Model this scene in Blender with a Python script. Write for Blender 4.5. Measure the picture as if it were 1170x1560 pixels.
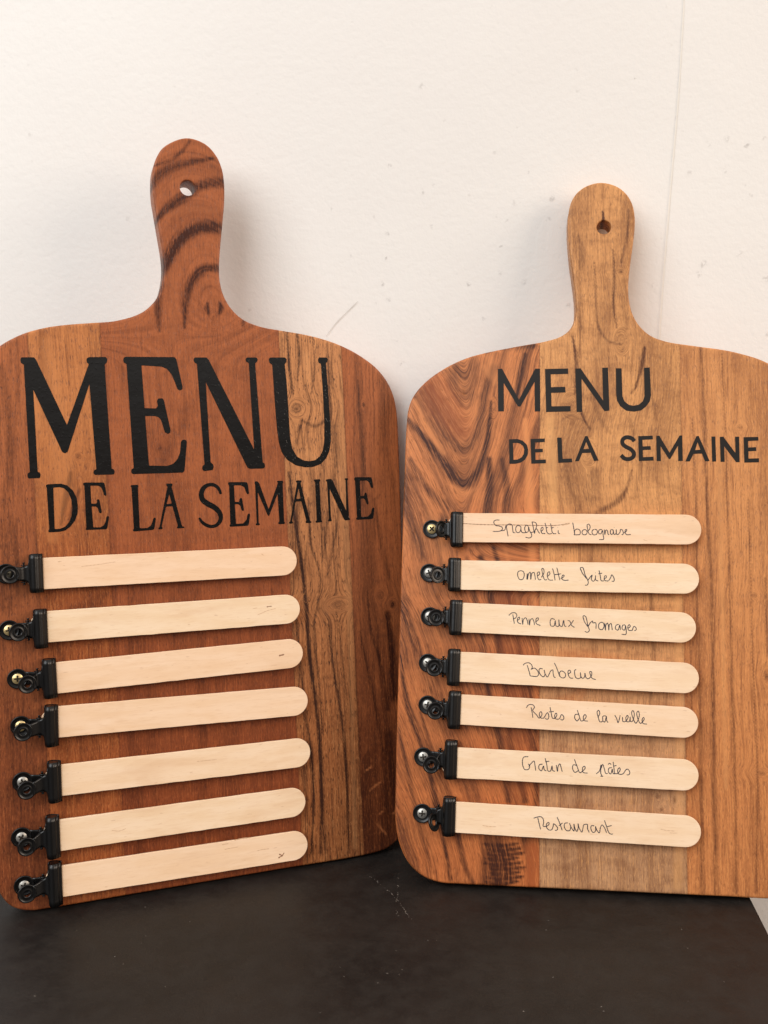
import bpy, bmesh, math, random
import numpy as np
from mathutils import Vector, Matrix
from mathutils.geometry import delaunay_2d_cdt

for o in list(bpy.data.objects):
    bpy.data.objects.remove(o)
S = bpy.context.scene
COL = S.collection
R = math.radians
random.seed(7)

# ------------------------------------------------------------------ camera
F = 1500.0                      # focal length in photo pixels (1170 x 1560)
PITCH, ROLL, CH = R(6.45), -R(0.4), 0.292
_d = np.array([0, math.cos(PITCH), -math.sin(PITCH)])
_u = np.array([0, math.sin(PITCH), math.cos(PITCH)])
_x = np.array([1.0, 0, 0])
CX = math.cos(ROLL) * _x + math.sin(ROLL) * _u
CU = -math.sin(ROLL) * _x + math.cos(ROLL) * _u
CO = np.array([0, 0, CH])
cam = bpy.data.cameras.new('camera')
camo = bpy.data.objects.new('camera', cam)
COL.objects.link(camo)
M = Matrix.Identity(4)
for i in range(3):
    M[i][0], M[i][1], M[i][2], M[i][3] = CX[i], CU[i], -_d[i], CO[i]
camo.matrix_world = M
cam.sensor_fit = 'VERTICAL'
cam.sensor_height = 24.0
cam.lens = F / 1560 * 24
cam.clip_start = 0.01
cam.clip_end = 50
cam.dof.use_dof = True
cam.dof.focus_distance = 0.60
cam.dof.aperture_fstop = 9
S.camera = camo

# ------------------------------------------------------------------ light
S.view_settings.view_transform = 'Standard'
S.view_settings.look = 'None'
S.view_settings.exposure = 0.0
S.view_settings.gamma = 1.0
w = bpy.data.worlds.new("World")
S.world = w
w.use_nodes = True
nt = w.node_tree
bg = nt.nodes['Background']
tc = nt.nodes.new('ShaderNodeTexCoord')
sp = nt.nodes.new('ShaderNodeSeparateXYZ')
mr = nt.nodes.new('ShaderNodeMapRange')
mr.inputs[1].default_value = 0.04
mr.inputs[2].default_value = 0.44
mr.interpolation_type = 'SMOOTHSTEP'
mx = nt.nodes.new('ShaderNodeMix')
mx.data_type = 'RGBA'
mx.inputs[6].default_value = (0.13, 0.105, 0.09, 1)
mx.inputs[7].default_value = (0.80, 0.765, 0.73, 1)
nt.links.new(tc.outputs['Generated'], sp.inputs[0])
nt.links.new(sp.outputs[2], mr.inputs[0])
nt.links.new(mr.outputs[0], mx.inputs[0])
nt.links.new(mx.outputs[2], bg.inputs[0])
bg.inputs[1].default_value = 1.0


def area(name, loc, target, size, power, color):
    l = bpy.data.lights.new(name, 'AREA')
    l.shape = 'RECTANGLE'
    l.size, l.size_y = size
    l.energy = power
    l.color = color
    o = bpy.data.objects.new(name, l)
    COL.objects.link(o)
    o.location = loc
    o.rotation_euler = (Vector(target) - Vector(loc)).to_track_quat('-Z', 'Y').to_euler()
    return o


area('window_light', (-0.95, -0.75, 1.30), (0.02, 0.6, 0.25), (1.5, 1.5), 30, (0.94, 0.975, 1.0))
area('warm_room_light', (1.75, -0.15, 0.85), (0, 0.6, 0.25), (1.0, 1.0), 20.5, (1.0, 0.82, 0.66))

# ------------------------------------------------------------------ pixel to plane helpers
T = 0.015                       # board thickness


def ray(px, py):
    return CX * ((px - 585) / F) + CU * (-(py - 780) / F) + _d


class Plane:
    """board front plane: lower edge runs through two photo points, leaning back"""
    def __init__(s, a, b, lean, h0=None):
        h0 = T * math.sin(lean) if h0 is None else h0
        P = []
        for q in (a, b):
            d = ray(*q)
            P.append(CO + d * ((h0 - CH) / d[2]))
        A, B = P
        U = (B - A) / np.linalg.norm(B - A)
        back = np.array([-U[1], U[0], 0])
        V = math.cos(lean) * np.array([0, 0, 1]) + math.sin(lean) * back
        s.A, s.U, s.V, s.N = A, U, V, np.cross(U, V)
        m = Matrix.Identity(4)
        for i in range(3):
            m[i][0], m[i][1], m[i][2], m[i][3] = s.U[i], s.V[i], s.N[i], A[i]
        s.M = m

    def at(s, px, py, z=0.0):
        """photo pixel -> board coordinates in mm on the plane z mm in front of the board"""
        d = ray(px, py)
        A = s.A + s.N * z / 1000
        t = np.dot(A - CO, s.N) / np.dot(d, s.N)
        P = CO + d * t - s.A
        return np.array([np.dot(P, s.U), np.dot(P, s.V)]) * 1000


def remap(pts, a, b, lean, lean2=None):
    """outline measured on a plane standing on the table -> board plane (its front edge sits a little above the table)"""
    old, new = Plane(a, b, lean, 0.0), Plane(a, b, lean2 or lean)
    out = []
    for u, v in pts:
        P = old.A + (old.U * u + old.V * v) / 1000 - CO
        k = P @ _d
        out.append(tuple(new.at(585 + F * (P @ CX) / k, 780 - F * (P @ CU) / k)))
    return out


PL = Plane((58, 1387), (549, 1304), R(6.5))
PR = Plane((740, 1349), (1144, 1368), R(12.5))
WALL_Y = 0.6622

# ------------------------------------------------------------------ generic helpers


def link(name, me, mat=None, parent=None, mw=None):
    o = bpy.data.objects.new(name, me)
    COL.objects.link(o)
    if mat and not me.materials:
        me.materials.append(mat)
    if parent:
        o.parent = parent
    if mw is not None:
        o.matrix_local = mw
    return o


def tag(o, label=None, cat=None, group=None, kind=None):
    for k, v in (('label', label), ('category', cat), ('group', group), ('kind', kind)):
        if v:
            o[k] = v


def mesh(name, vs, fs, smooth=False):
    me = bpy.data.meshes.new(name)
    me.from_pydata([tuple(v) for v in vs], [], fs)
    if smooth:
        me.polygons.foreach_set('use_smooth', [True] * len(me.polygons))
    me.update()
    return me


def catmull(pts, step, closed=True):
    P = np.array(pts, float)
    n = len(P)
    out = []
    rng = range(n) if closed else range(n - 1)
    for i in rng:
        if closed:
            p0, p1, p2, p3 = P[(i - 1) % n], P[i], P[(i + 1) % n], P[(i + 2) % n]
        else:
            p1, p2 = P[i], P[i + 1]
            p0 = P[i - 1] if i > 0 else 2 * p1 - p2
            p3 = P[i + 2] if i + 2 < n else 2 * p2 - p1
        L = np.linalg.norm(p2 - p1)
        a = max(np.linalg.norm(p1 - p0), 1e-6) ** .5
        b = max(L, 1e-6) ** .5
        c = max(np.linalg.norm(p3 - p2), 1e-6) ** .5
        t0, t1, t2, t3 = 0, a, a + b, a + b + c
        k = max(1, int(round(L / step)))
        for j in range(k):
            t = t1 + (t2 - t1) * j / k
            A1 = (t1 - t) / (t1 - t0) * p0 + (t - t0) / (t1 - t0) * p1
            A2 = (t2 - t) / (t2 - t1) * p1 + (t - t1) / (t2 - t1) * p2
            A3 = (t3 - t) / (t3 - t2) * p2 + (t - t2) / (t3 - t2) * p3
            B1 = (t2 - t) / (t2 - t0) * A1 + (t - t0) / (t2 - t0) * A2
            B2 = (t3 - t) / (t3 - t1) * A2 + (t - t1) / (t3 - t1) * A3
            out.append((t2 - t) / (t2 - t1) * B1 + (t - t1) / (t2 - t1) * B2)
    if not closed:
        out.append(P[-1])
    return np.array(out)


def inside(pts, loops):
    """even-odd test of many points"""
    pts = np.asarray(pts)
    c = np.zeros(len(pts), bool)
    x, y = pts[:, 0], pts[:, 1]
    for lp in loops:
        lp = np.asarray(lp)
        for (x1, y1), (x2, y2) in zip(lp, np.roll(lp, -1, 0)):
            if y1 == y2:
                continue
            m = (y1 > y) != (y2 > y)
            xi = x1 + (y - y1) * (x2 - x1) / (y2 - y1)
            c ^= m & (x < xi)
    return c


def cdt(loops, extra=(), edges_extra=()):
    vs, es = [], []
    for lp in loops:
        b = len(vs)
        n = len(lp)
        vs += [Vector((float(p[0]), float(p[1]))) for p in lp]
        es += [(b + i, b + (i + 1) % n) for i in range(n)]
    for sg in edges_extra:
        b = len(vs)
        vs += [Vector((float(p[0]), float(p[1]))) for p in sg]
        es += [(b + i, b + i + 1) for i in range(len(sg) - 1)]
    vs += [Vector((float(p[0]), float(p[1]))) for p in extra]
    r = delaunay_2d_cdt(vs, es, [], 0, 1e-5)
    V = np.array([(v.x, v.y) for v in r[0]])
    Fc = np.array([f for f in r[2] if len(f) == 3])
    cen = V[Fc].mean(1)
    keep = inside(cen, loops)
    Fc = Fc[keep]
    # make every triangle counter-clockwise
    a, b, c = V[Fc[:, 0]], V[Fc[:, 1]], V[Fc[:, 2]]
    ar = (b[:, 0] - a[:, 0]) * (c[:, 1] - a[:, 1]) - (b[:, 1] - a[:, 1]) * (c[:, 0] - a[:, 0])
    Fc[ar < 0] = Fc[ar < 0][:, ::-1]
    ok = np.abs(ar) > 1e-9
    return V, Fc[ok]


def slab(loops, z0, z1, bevel=0.0):
    """extruded flat shape from even-odd loops (mm), in metres"""
    V, Fc = cdt(loops)
    vs = [(x / 1000, y / 1000, z1 / 1000) for x, y in V]
    fs = [tuple(int(i) for i in f) for f in Fc]
    # side walls along boundary edges
    cnt = {}
    for f in fs:
        for i in range(3):
            e = (f[i], f[(i + 1) % 3])
            cnt[e] = 1
    low = {}
    for (a, b) in list(cnt):
        if (b, a) not in cnt:
            for k in (a, b):
                if k not in low:
                    low[k] = len(vs)
                    vs.append((V[k][0] / 1000, V[k][1] / 1000, z0 / 1000))
            fs.append((b, a, low[a], low[b]))
    return vs, fs


def soften(lp, r):
    lp = [np.array(p, float) for p in lp]
    out = []
    n = len(lp)
    for i in range(n):
        p, a, b = lp[i], lp[i - 1], lp[(i + 1) % n]
        da, db = a - p, b - p
        la, lb = np.linalg.norm(da), np.linalg.norm(db)
        ra, rb = min(r, la * .33), min(r, lb * .33)
        q1, q2 = p + da / la * ra, p + db / lb * rb
        out += [q1, .25 * q1 + .5 * p + .25 * q2, q2]
    return out


def thick_line(pts, wd):
    P = np.array(pts, float)
    if np.isscalar(wd):
        wd = [wd] * len(P)
    W = np.interp(np.linspace(0, 1, 60), np.linspace(0, 1, len(P)), wd)
    step = np.linalg.norm(np.diff(P, axis=0), axis=1).sum() / 60
    C = catmull(P, step, closed=False)
    W = np.interp(np.linspace(0, 1, len(C)), np.linspace(0, 1, 60), W)
    t = np.gradient(C, axis=0)
    t /= np.linalg.norm(t, axis=1)[:, None]
    nr = np.stack([-t[:, 1], t[:, 0]], 1)
    return list(C + nr * W[:, None] / 2) + list((C - nr * W[:, None] / 2)[::-1])


def ribbon(strokes, z, width, jitter=0.0, step=.5, peak=.06):
    """pen or scratch strokes: thin roof-shaped ridges, mm -> m"""
    vs, fs = [], []
    for si, s in enumerate(strokes):
        P = np.array(s, float)
        if len(P) == 1:
            P = np.array([P[0], P[0] + (.25, -.1)])
        C = catmull(P, step, closed=False) if len(P) > 2 else np.linspace(P[0], P[1], max(2, int(np.linalg.norm(P[1] - P[0]) / step) + 1))
        t = np.gradient(C, axis=0)
        t /= (np.linalg.norm(t, axis=1)[:, None] + 1e-9)
        nr = np.stack([-t[:, 1], t[:, 0]], 1)
        b = len(vs)
        for i, (c, q) in enumerate(zip(C, nr)):
            wd = width * (1 + jitter * math.sin(i * 1.7 + si * 2.1) * random.random())
            if i in (0, len(C) - 1):
                wd *= .6
            l, r_ = c + q * wd / 2, c - q * wd / 2
            vs += [(l[0] / 1000, l[1] / 1000, z / 1000), (c[0] / 1000, c[1] / 1000, (z + peak) / 1000), (r_[0] / 1000, r_[1] / 1000, z / 1000)]
        for i in range(len(C) - 1):
            a = b + i * 3
            fs += [(a, a + 1, a + 4, a + 3), (a + 1, a + 2, a + 5, a + 4)]
    return vs, fs


# ------------------------------------------------------------------ node helpers
class NT:
    def __init__(s, name):
        s.m = bpy.data.materials.new(name)
        s.m.use_nodes = True
        s.t = s.m.node_tree
        s.b = s.t.nodes['Principled BSDF']

    def n(s, typ, **kw):
        nd = s.t.nodes.new(typ)
        for k, v in kw.items():
            setattr(nd, k, v)
        return nd

    def put(s, sock, v):
        if hasattr(v, 'links') or isinstance(v, bpy.types.NodeSocket):
            s.t.links.new(v, sock)
        else:
            sock.default_value = v

    def math(s, op, a, b=0.0, c=0.0, clamp=False):
        nd = s.n('ShaderNodeMath', operation=op, use_clamp=clamp)
        s.put(nd.inputs[0], a)
        s.put(nd.inputs[1], b)
        s.put(nd.inputs[2], c)
        return nd.outputs[0]

    def ramp(s, v, lo, hi, a=0.0, b=1.0, smooth=True):
        nd = s.n('ShaderNodeMapRange', interpolation_type='SMOOTHSTEP' if smooth else 'LINEAR')
        s.put(nd.inputs[0], v)
        nd.inputs[1].default_value, nd.inputs[2].default_value = lo, hi
        s.put(nd.inputs[3], a)
        s.put(nd.inputs[4], b)
        return nd.outputs[0]

    def noise(s, vec, scale=1.0, detail=2.0, rough=.5, dist=0.0):
        nd = s.n('ShaderNodeTexNoise')
        s.put(nd.inputs['Vector'], vec)
        nd.inputs['Scale'].default_value = scale
        nd.inputs['Detail'].default_value = detail
        nd.inputs['Roughness'].default_value = rough
        nd.inputs['Distortion'].default_value = dist
        return nd.outputs['Fac']

    def vscale(s, vec, sc, off=(0, 0, 0)):
        nd = s.n('ShaderNodeMapping')
        s.put(nd.inputs['Vector'], vec)
        nd.inputs['Scale'].default_value = sc
        nd.inputs['Location'].default_value = off
        return nd.outputs[0]

    def mix(s, f, a, b, mode='MIX'):
        nd = s.n('ShaderNodeMix', data_type='RGBA', blend_type=mode)
        s.put(nd.inputs[0], f)
        s.put(nd.inputs[6], a)
        s.put(nd.inputs[7], b)
        return nd.outputs[2]

    def bump(s, h, strength, dist):
        nd = s.n('ShaderNodeBump')
        nd.inputs['Strength'].default_value = strength
        nd.inputs['Distance'].default_value = dist
        s.put(nd.inputs['Height'], h)
        s.t.links.new(nd.outputs[0], s.b.inputs['Normal'])

    def objco(s):
        return s.n('ShaderNodeTexCoord').outputs['Object']


def rgb(r, g, b):
    f = lambda c: (c / 255 / 12.92) if c / 255 <= .04045 else ((c / 255 + .055) / 1.055) ** 2.4
    return (f(r), f(g), f(b), 1)


def simple(name, col, rough=.5, metal=0.0, spec=.5):
    m = NT(name)
    m.b.inputs['Base Color'].default_value = col
    m.b.inputs['Roughness'].default_value = rough
    m.b.inputs['Metallic'].default_value = metal
    m.b.inputs['Specular IOR Level'].default_value = spec
    return m


# ------------------------------------------------------------------ setting: wall, table
def wall_point(px, py):
    d = ray(px, py)
    p = CO + d * ((WALL_Y - 0.0) / d[1])
    return p[0], p[2]


m = NT('painted_wall')
oc = m.objco()
big = m.noise(oc, 3.0, 3)
col = m.mix(m.ramp(big, .35, .65), rgb(239, 233, 227), rgb(243, 238, 232))
marks = [(642, 131, 2.2), (753, 232, 1.6), (661, 283, 1.4), (643, 293, 2), (659, 346, 2), (773, 337, 2), (782, 309, 2.2), (764, 375, 1.2),
         (762, 415, 1.8), (798, 430, 2.4), (713, 433, 2.2), (737, 485, 1.6), (841, 303, 2.2), (836, 335, 2), (866, 464, 1.8), (998, 435, 2.4),
         (1072, 402, 3.0), (1065, 417, 2.4), (1127, 388, 2.8), (1168, 424, 2.6), (1080, 218, 2.2), (1108, 212, 2.4), (1138, 221, 2), (1104, 261, 2),
         (1051, 264, 2), (1136, 281, 1), (1145, 297, 1.3), (1165, 210, 1.6), (1052, 148, 1.2), (968, 120, 1.2), (653, 487, 1.2), (611, 553, 2),
         (507, 318, 1.4), (535, 390, 1.2), (590, 356, 1.5), (588, 392, 1.6), (583, 432, 1.8), (592, 458, 2.2), (575, 470, 1.3), (569, 548, 1.4),
         (805, 262, 1.0), (1170, 510, 2), (594, 253, 1.3), (545, 190, 1.0), (1040, 200, 1.2), (603, 520, 1.4), (655, 420, 1.3), (690, 500, 1.2)]
wob = m.n('ShaderNodeTexNoise')
wob.inputs['Scale'].default_value = 380
m.t.links.new(oc, wob.inputs['Vector'])
va = m.n('ShaderNodeVectorMath', operation='MULTIPLY_ADD')
m.t.links.new(wob.outputs['Color'], va.inputs[0])
va.inputs[1].default_value = (.0035, 0, .0035)
m.t.links.new(oc, va.inputs[2])
acc = 0.0
rr = random.Random(3)
for (px, py, r0) in marks:
    x, z = wall_point(px, py)
    dn = m.n('ShaderNodeVectorMath', operation='DISTANCE')
    m.t.links.new(va.outputs[0], dn.inputs[0])
    dn.inputs[1].default_value = (x + .00175, 0, z + .00175)
    r1 = r0 * .001 * .85
    acc = m.math('MAXIMUM', acc, m.ramp(dn.outputs['Value'], r1 * .25, r1 * 1.5, rr.uniform(.35, .8), 0.0))
blot = m.ramp(m.noise(oc, 420, 2), .42, .6)
col = m.mix(m.math('MULTIPLY', m.math('MULTIPLY', acc, blot), .6), col, rgb(150, 141, 134))
col = m.mix(m.ramp(m.noise(m.vscale(oc, (1, 1, 1), (3, 3, 3)), 130, 2), .70, .78, 0, .25), col, rgb(185, 176, 168))
m.put(m.b.inputs['Base Color'], col)
m.b.inputs['Roughness'].default_value = .62
h1 = m.noise(oc, 210, 3, .55)
h2 = m.noise(oc, 650, 2)
h3 = m.noise(oc, 25, 2)
m.bump(m.math('ADD', m.math('ADD', m.math('MULTIPLY', h1, .75), m.math('MULTIPLY', h2, .2)), h3), .36, .0009)
WALLM = m.m
# a slightly uneven sheet of wall, both above and below table height
nx, nz = 60, 60
vs, fs = [], []
for j in range(nz + 1):
    for i in range(nx + 1):
        x = -1.1 + 2.2 * i / nx
        z = -.72 + 2.2 * j / nz
        vs.append((x, .0006 * math.sin(x * 7 + 1) * math.cos(z * 5) + .0006, z))
for j in range(nz):
    for i in range(nx):
        a = j * (nx + 1) + i
        fs.append((a, a + 1, a + nx + 2, a + nx + 1))
wall = link('wall', mesh('wall', vs, fs, True), WALLM)
wall.location = (0, WALL_Y, 0)
tag(wall, 'warm white textured wall with small scuffs and a thin vertical seam behind both boards', None, None, 'structure')
# wall covering seam (a proud joint) and a hairline scratch
SEAMM = simple('wall_seam_paint', rgb(240, 233, 223), .62).m
SCR = simple('wall_scratch_grey', rgb(206, 199, 191), .8).m


def wall_strokes(name, strokes, wd, mat, proud=.0002):
    pts = [[tuple(1000 * c for c in wall_point(*p)) for p in s] for s in strokes]
    vs, fs = ribbon(pts, 0, wd, .3, 4.0, .03)
    vs = [(x, -z + .0001, y) for x, y, z in vs]
    fs = [f[::-1] for f in fs]
    o = link(name, mesh(name, vs, fs, False), mat, wall)
    o.location = (0, -proud, 0)
    return o


wall_strokes('seam', [[(1062, -500), (1050, -200), (1043, -20), (1034, 140), (1024, 260), (1015, 370), (1009, 450), (1004, 530), (999, 640), (990, 860), (982, 1100), (974, 1360)]], .8, SEAMM)
wall_strokes('scratch', [[(545, 459), (530, 474), (512, 492), (497, 512)]], .35, SCR)

m = NT('dark_stone_table')
oc = m.objco()
n1 = m.noise(oc, 9, 5, .6)
n2 = m.noise(oc, 75, 4, .65)
n3 = m.noise(oc, 900, 2)
col = m.mix(m.ramp(n1, .3, .7), rgb(23, 21, 20), rgb(36, 31, 28))
col = m.mix(m.ramp(n2, .35, .7, 0, .55), col, rgb(43, 38, 34))
col = m.mix(m.ramp(n3, .62, .8, 0, .4), col, rgb(74, 65, 58))
m.put(m.b.inputs['Base Color'], col)
m.put(m.b.inputs['Roughness'], m.ramp(n2, .2, .8, .42, .6))
m.b.inputs['Specular IOR Level'].default_value = .27
m.bump(m.math('ADD', m.math('MULTIPLY', n3, .3), n2), .3, .0005)


def tpt(px, py):
    d = ray(px, py)
    p = CO + d * (-CH / d[2])
    return p[0], p[1]


e0, e1 = tpt(1144.3, 1369), tpt(1170, 1420)
dx = (e1[0] - e0[0]) / (e1[1] - e0[1])
xe = lambda y: e0[0] + dx * (y - e0[1])
yb, yf = WALL_Y - .001, .05
TH = .028
loop = [(-.9, yb), (-.9, yf), (xe(yf), yf), (xe(yb), yb)]
bm = bmesh.new()
top = [bm.verts.new((x, y, 0)) for x, y in loop]
f = bm.faces.new(top)
r = bmesh.ops.extrude_face_region(bm, geom=[f])
for v in r['geom']:
    if isinstance(v, bmesh.types.BMVert):
        v.co.z = -TH
bmesh.ops.recalc_face_normals(bm, faces=bm.faces)
bmesh.ops.bevel(bm, geom=[e for e in bm.edges], offset=.0012, segments=2, affect='EDGES')
me = bpy.data.meshes.new('table')
bm.to_mesh(me)
tbl = link('table', me, m.m)
tag(tbl, 'dark brown grey stone-look tabletop the two wooden boards stand on', 'table')
CHIP = simple('pale_chip', rgb(150, 140, 130), .8).m
rr = random.Random(11)
st = []
for path in ([(565, 1335), (585, 1352), (606, 1372), (615, 1386), (626, 1400)], [(607, 1330), (607, 1345), (606, 1362), (605, 1374)], [(604, 1385), (606, 1398)]):
    P = catmull([tuple(1000 * c for c in tpt(*p)) for p in path], 1.1, closed=False)
    for i in range(len(P) - 1):
        if rr.random() < .62:
            q = P[i] + np.array([rr.gauss(0, .35), rr.gauss(0, .35)])
            st.append([q, q + (P[i + 1] - P[i]) * rr.uniform(.2, .8)])
for i in range(30):
    p = np.array(tpt(rr.uniform(20, 1150), rr.uniform(1380, 1550))) * 1000
    a = rr.uniform(0, 6.28)
    st.append([p, p + np.array([math.cos(a), math.sin(a)]) * rr.uniform(.15, .8)])
vs, fs = ribbon(st, .02, .38, .5, .4, .06)
o = link('scuff_marks', mesh('scuff_marks', vs, fs), CHIP, tbl)
o['kind'] = 'stuff'

# ------------------------------------------------------------------ wood


def wood(name, top, bot, dark, vtop=.33, vbot=.02, band=.5, bandf=.11, lines=.5, linef=.05, pores=.5, streak=.35, seed=0, cross=.25, red=None, rough=.42, fib=1.0, straight=False):
    m = NT(name)
    at = m.n('ShaderNodeAttribute', attribute_name='grain').outputs['Vector']
    fg = m.n('ShaderNodeAttribute', attribute_name='figure')
    sf = m.n('ShaderNodeSeparateColor')
    m.t.links.new(fg.outputs['Color'], sf.inputs[0])
    oc = m.objco()
    sx = m.n('ShaderNodeSeparateXYZ')
    m.t.links.new(oc, sx.inputs[0])
    o = (seed * 17.3, seed * 5.1, seed)
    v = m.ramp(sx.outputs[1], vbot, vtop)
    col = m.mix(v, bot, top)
    nb = m.noise(m.vscale(at, (bandf, .0055, 1), o), 1, 4, .6, .3)
    ns = m.noise(m.vscale(at, (.55, .016, 1), o), 1, 4, .65)
    fat = m.vscale(oc, (1000, 1000, 1000)) if straight else at
    nf = m.noise(m.vscale(fat, (1.05, .055, 1), o), 1, 4, .7)
    ng = m.noise(m.vscale(fat, (1.5, .34, 1), (o[1], 3, 9)), 1, 3, .65)
    npo = m.noise(m.vscale(fat, (1.25, .20, 1), (o[1], o[0], 3)), 1, 2, .6)
    nc = m.noise(m.vscale(at, (.05, .12, 1), o), 1, 3, .6)
    nl = m.noise(m.vscale(at, (linef, .0022, 1), (o[0] + 9, 4, 0)), 1, 2, .5)
    col = m.mix(m.math('MULTIPLY', m.ramp(nb, .44, .66), band), col, dark)
    # growth lines: thin contours of a slow noise
    l1 = m.math('FRACT', m.math('MULTIPLY', nl, 13.0))
    l1 = m.ramp(m.math('ABSOLUTE', m.math('SUBTRACT', l1, .5)), .0, .17, 1.0, 0.0)
    l1 = m.math('MULTIPLY', l1, m.ramp(ns, .34, .62))
    col = m.mix(m.math('MULTIPLY', l1, lines), col, dark)
    # streaks lighter and darker
    col = m.mix(m.math('MULTIPLY', m.ramp(ns, .50, .72), streak), col, dark)
    lite = (min(1, top[0] * 1.35), min(1, top[1] * 1.42), min(1, top[2] * 1.4), 1)
    col = m.mix(m.math('MULTIPLY', m.ramp(nc, .42, .7), cross), col, m.mix(.45, col, dark))
    col = m.mix(m.math('MULTIPLY', m.ramp(nf, .50, .72), .42 * fib), col, dark)
    col = m.mix(m.math('MULTIPLY', m.ramp(nf, .50, .28), .40 * fib), col, lite)
    col = m.mix(m.math('MULTIPLY', m.ramp(ng, .52, .72), .34 * fib), col, dark)
    col = m.mix(m.math('MULTIPLY', m.ramp(ng, .48, .30), .30 * fib), col, lite)
    # pores: short dark dashes
    col = m.mix(m.math('MULTIPLY', m.ramp(npo, .58, .66), pores), col, (dark[0] * .6, dark[1] * .55, dark[2] * .55, 1))
    # drawn figure: dark heartwood bands (R), pale sapwood (G), reddish (B)
    rg = m.math('ADD', m.math('MULTIPLY', m.math('SUBTRACT', ns, .5), 2.2), m.math('ADD', m.math('MULTIPLY', m.math('SUBTRACT', nf, .5), 2.0), m.math('MULTIPLY', m.math('SUBTRACT', ng, .5), 1.6)))
    dk = m.math('MULTIPLY', sf.outputs[0], m.math('ADD', 1.0, rg), clamp=True)
    col = m.mix(dk, col, (dark[0] * .62, dark[1] * .60, dark[2] * .66, 1))
    lt = m.math('MULTIPLY', sf.outputs[1], m.math('ADD', .9, rg), clamp=True)
    col = m.mix(m.math('MULTIPLY', lt, .8), col, (min(1, top[0] * 1.32), min(1, top[1] * 1.45), min(1, top[2] * 1.5), 1))
    if red:
        col = m.mix(m.math('MULTIPLY', sf.outputs[2], m.math('ADD', .8, rg), clamp=True), col, red)
    m.put(m.b.inputs['Base Color'], col)
    m.put(m.b.inputs['Roughness'], m.ramp(nf, .3, .7, rough - .06, rough + .08))
    m.b.inputs['Specular IOR Level'].default_value = .28
    m.bump(m.math('SUBTRACT', m.math('MULTIPLY', ng, .5), m.ramp(npo, .58, .66)), .3, .0004)
    return m.m


def seg_dist(P, line):
    """distance to a polyline and the side/position along it"""
    best = np.full(len(P), 1e9)
    tt = np.zeros(len(P))
    n = len(line) - 1
    for i in range(n):
        a, b = line[i], line[i + 1]
        ab = b - a
        t = np.clip(((P - a) @ ab) / (ab @ ab + 1e-12), 0, 1)
        d = np.linalg.norm(P - (a + t[:, None] * ab), axis=1)
        m_ = d < best
        best[m_] = d[m_]
        tt[m_] = ((i + t) / n)[m_]
    return best, tt


def wav(x, seed, base=1.0):
    r_ = random.Random(seed)
    s = np.zeros_like(x)
    for k in range(5):
        s += math.pow(.6, k) * np.sin(x * base * (1.7 ** k) * r_.uniform(.8, 1.2) + r_.uniform(0, 6.28))
    return s / 2


def field(P, spec, pl):
    """grain coordinates and figure colours for board points P (mm)"""
    u, v = P[:, 0], P[:, 1]
    f = u + 1.6 * wav(v, spec.get('seed', 1), .018) + .5 * wav(v + 3 * u, 3 + spec.get('seed', 1), .05)
    g = v.copy()
    fig = np.zeros((len(P), 4))
    fig[:, 3] = 1
    if 'fn' in spec:
        f, g = spec['fn'](u, v, f, g)
    for (px, py, ru, rv, st_, dk) in spec.get('knots', ()):
        c = pl.at(px, py)
        du, dv = u - c[0], v - c[1]
        d = np.sqrt((du / ru) ** 2 + (dv / rv) ** 2)
        f = f - st_ * ru * np.tanh(1.5 * du / ru) * np.exp(-(dv / (rv * 1.5)) ** 2) * np.exp(-np.abs(du) / (4 * ru))
        wgt = np.clip((1.15 - d) / .5, 0, 1)
        wgt = wgt * wgt * (3 - 2 * wgt)
        f = f * (1 - wgt) + (c[0] + d * ru * 2.6 + .3 * np.sin(4 * np.arctan2(dv, du))) * wgt
        g = g * (1 - wgt) + (c[1] + 8 * np.arctan2(dv, du)) * wgt
        fig[:, 0] = np.maximum(fig[:, 0], dk * np.clip(1.2 - d * 1.6, 0, 1))
    for ch, key in ((0, 'dark'), (1, 'light'), (2, 'red')):
        for s in spec.get(key, ()):
            pts, w0, a = s[0], s[1], s[2]
            L = catmull([pl.at(*p) for p in pts], 5, closed=False)
            d, t = seg_dist(P, L)
            wd = np.interp(t, np.linspace(0, 1, len(w0)), w0) if not np.isscalar(w0) else w0
            val = np.clip(1.25 - d / wd, 0, 1)
            val = val * val * (3 - 2 * val) * a
            fig[:, ch] = np.maximum(fig[:, ch], np.minimum(1, val * (1.2 if ch == 0 else 1)))
    return f, g, fig


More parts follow.
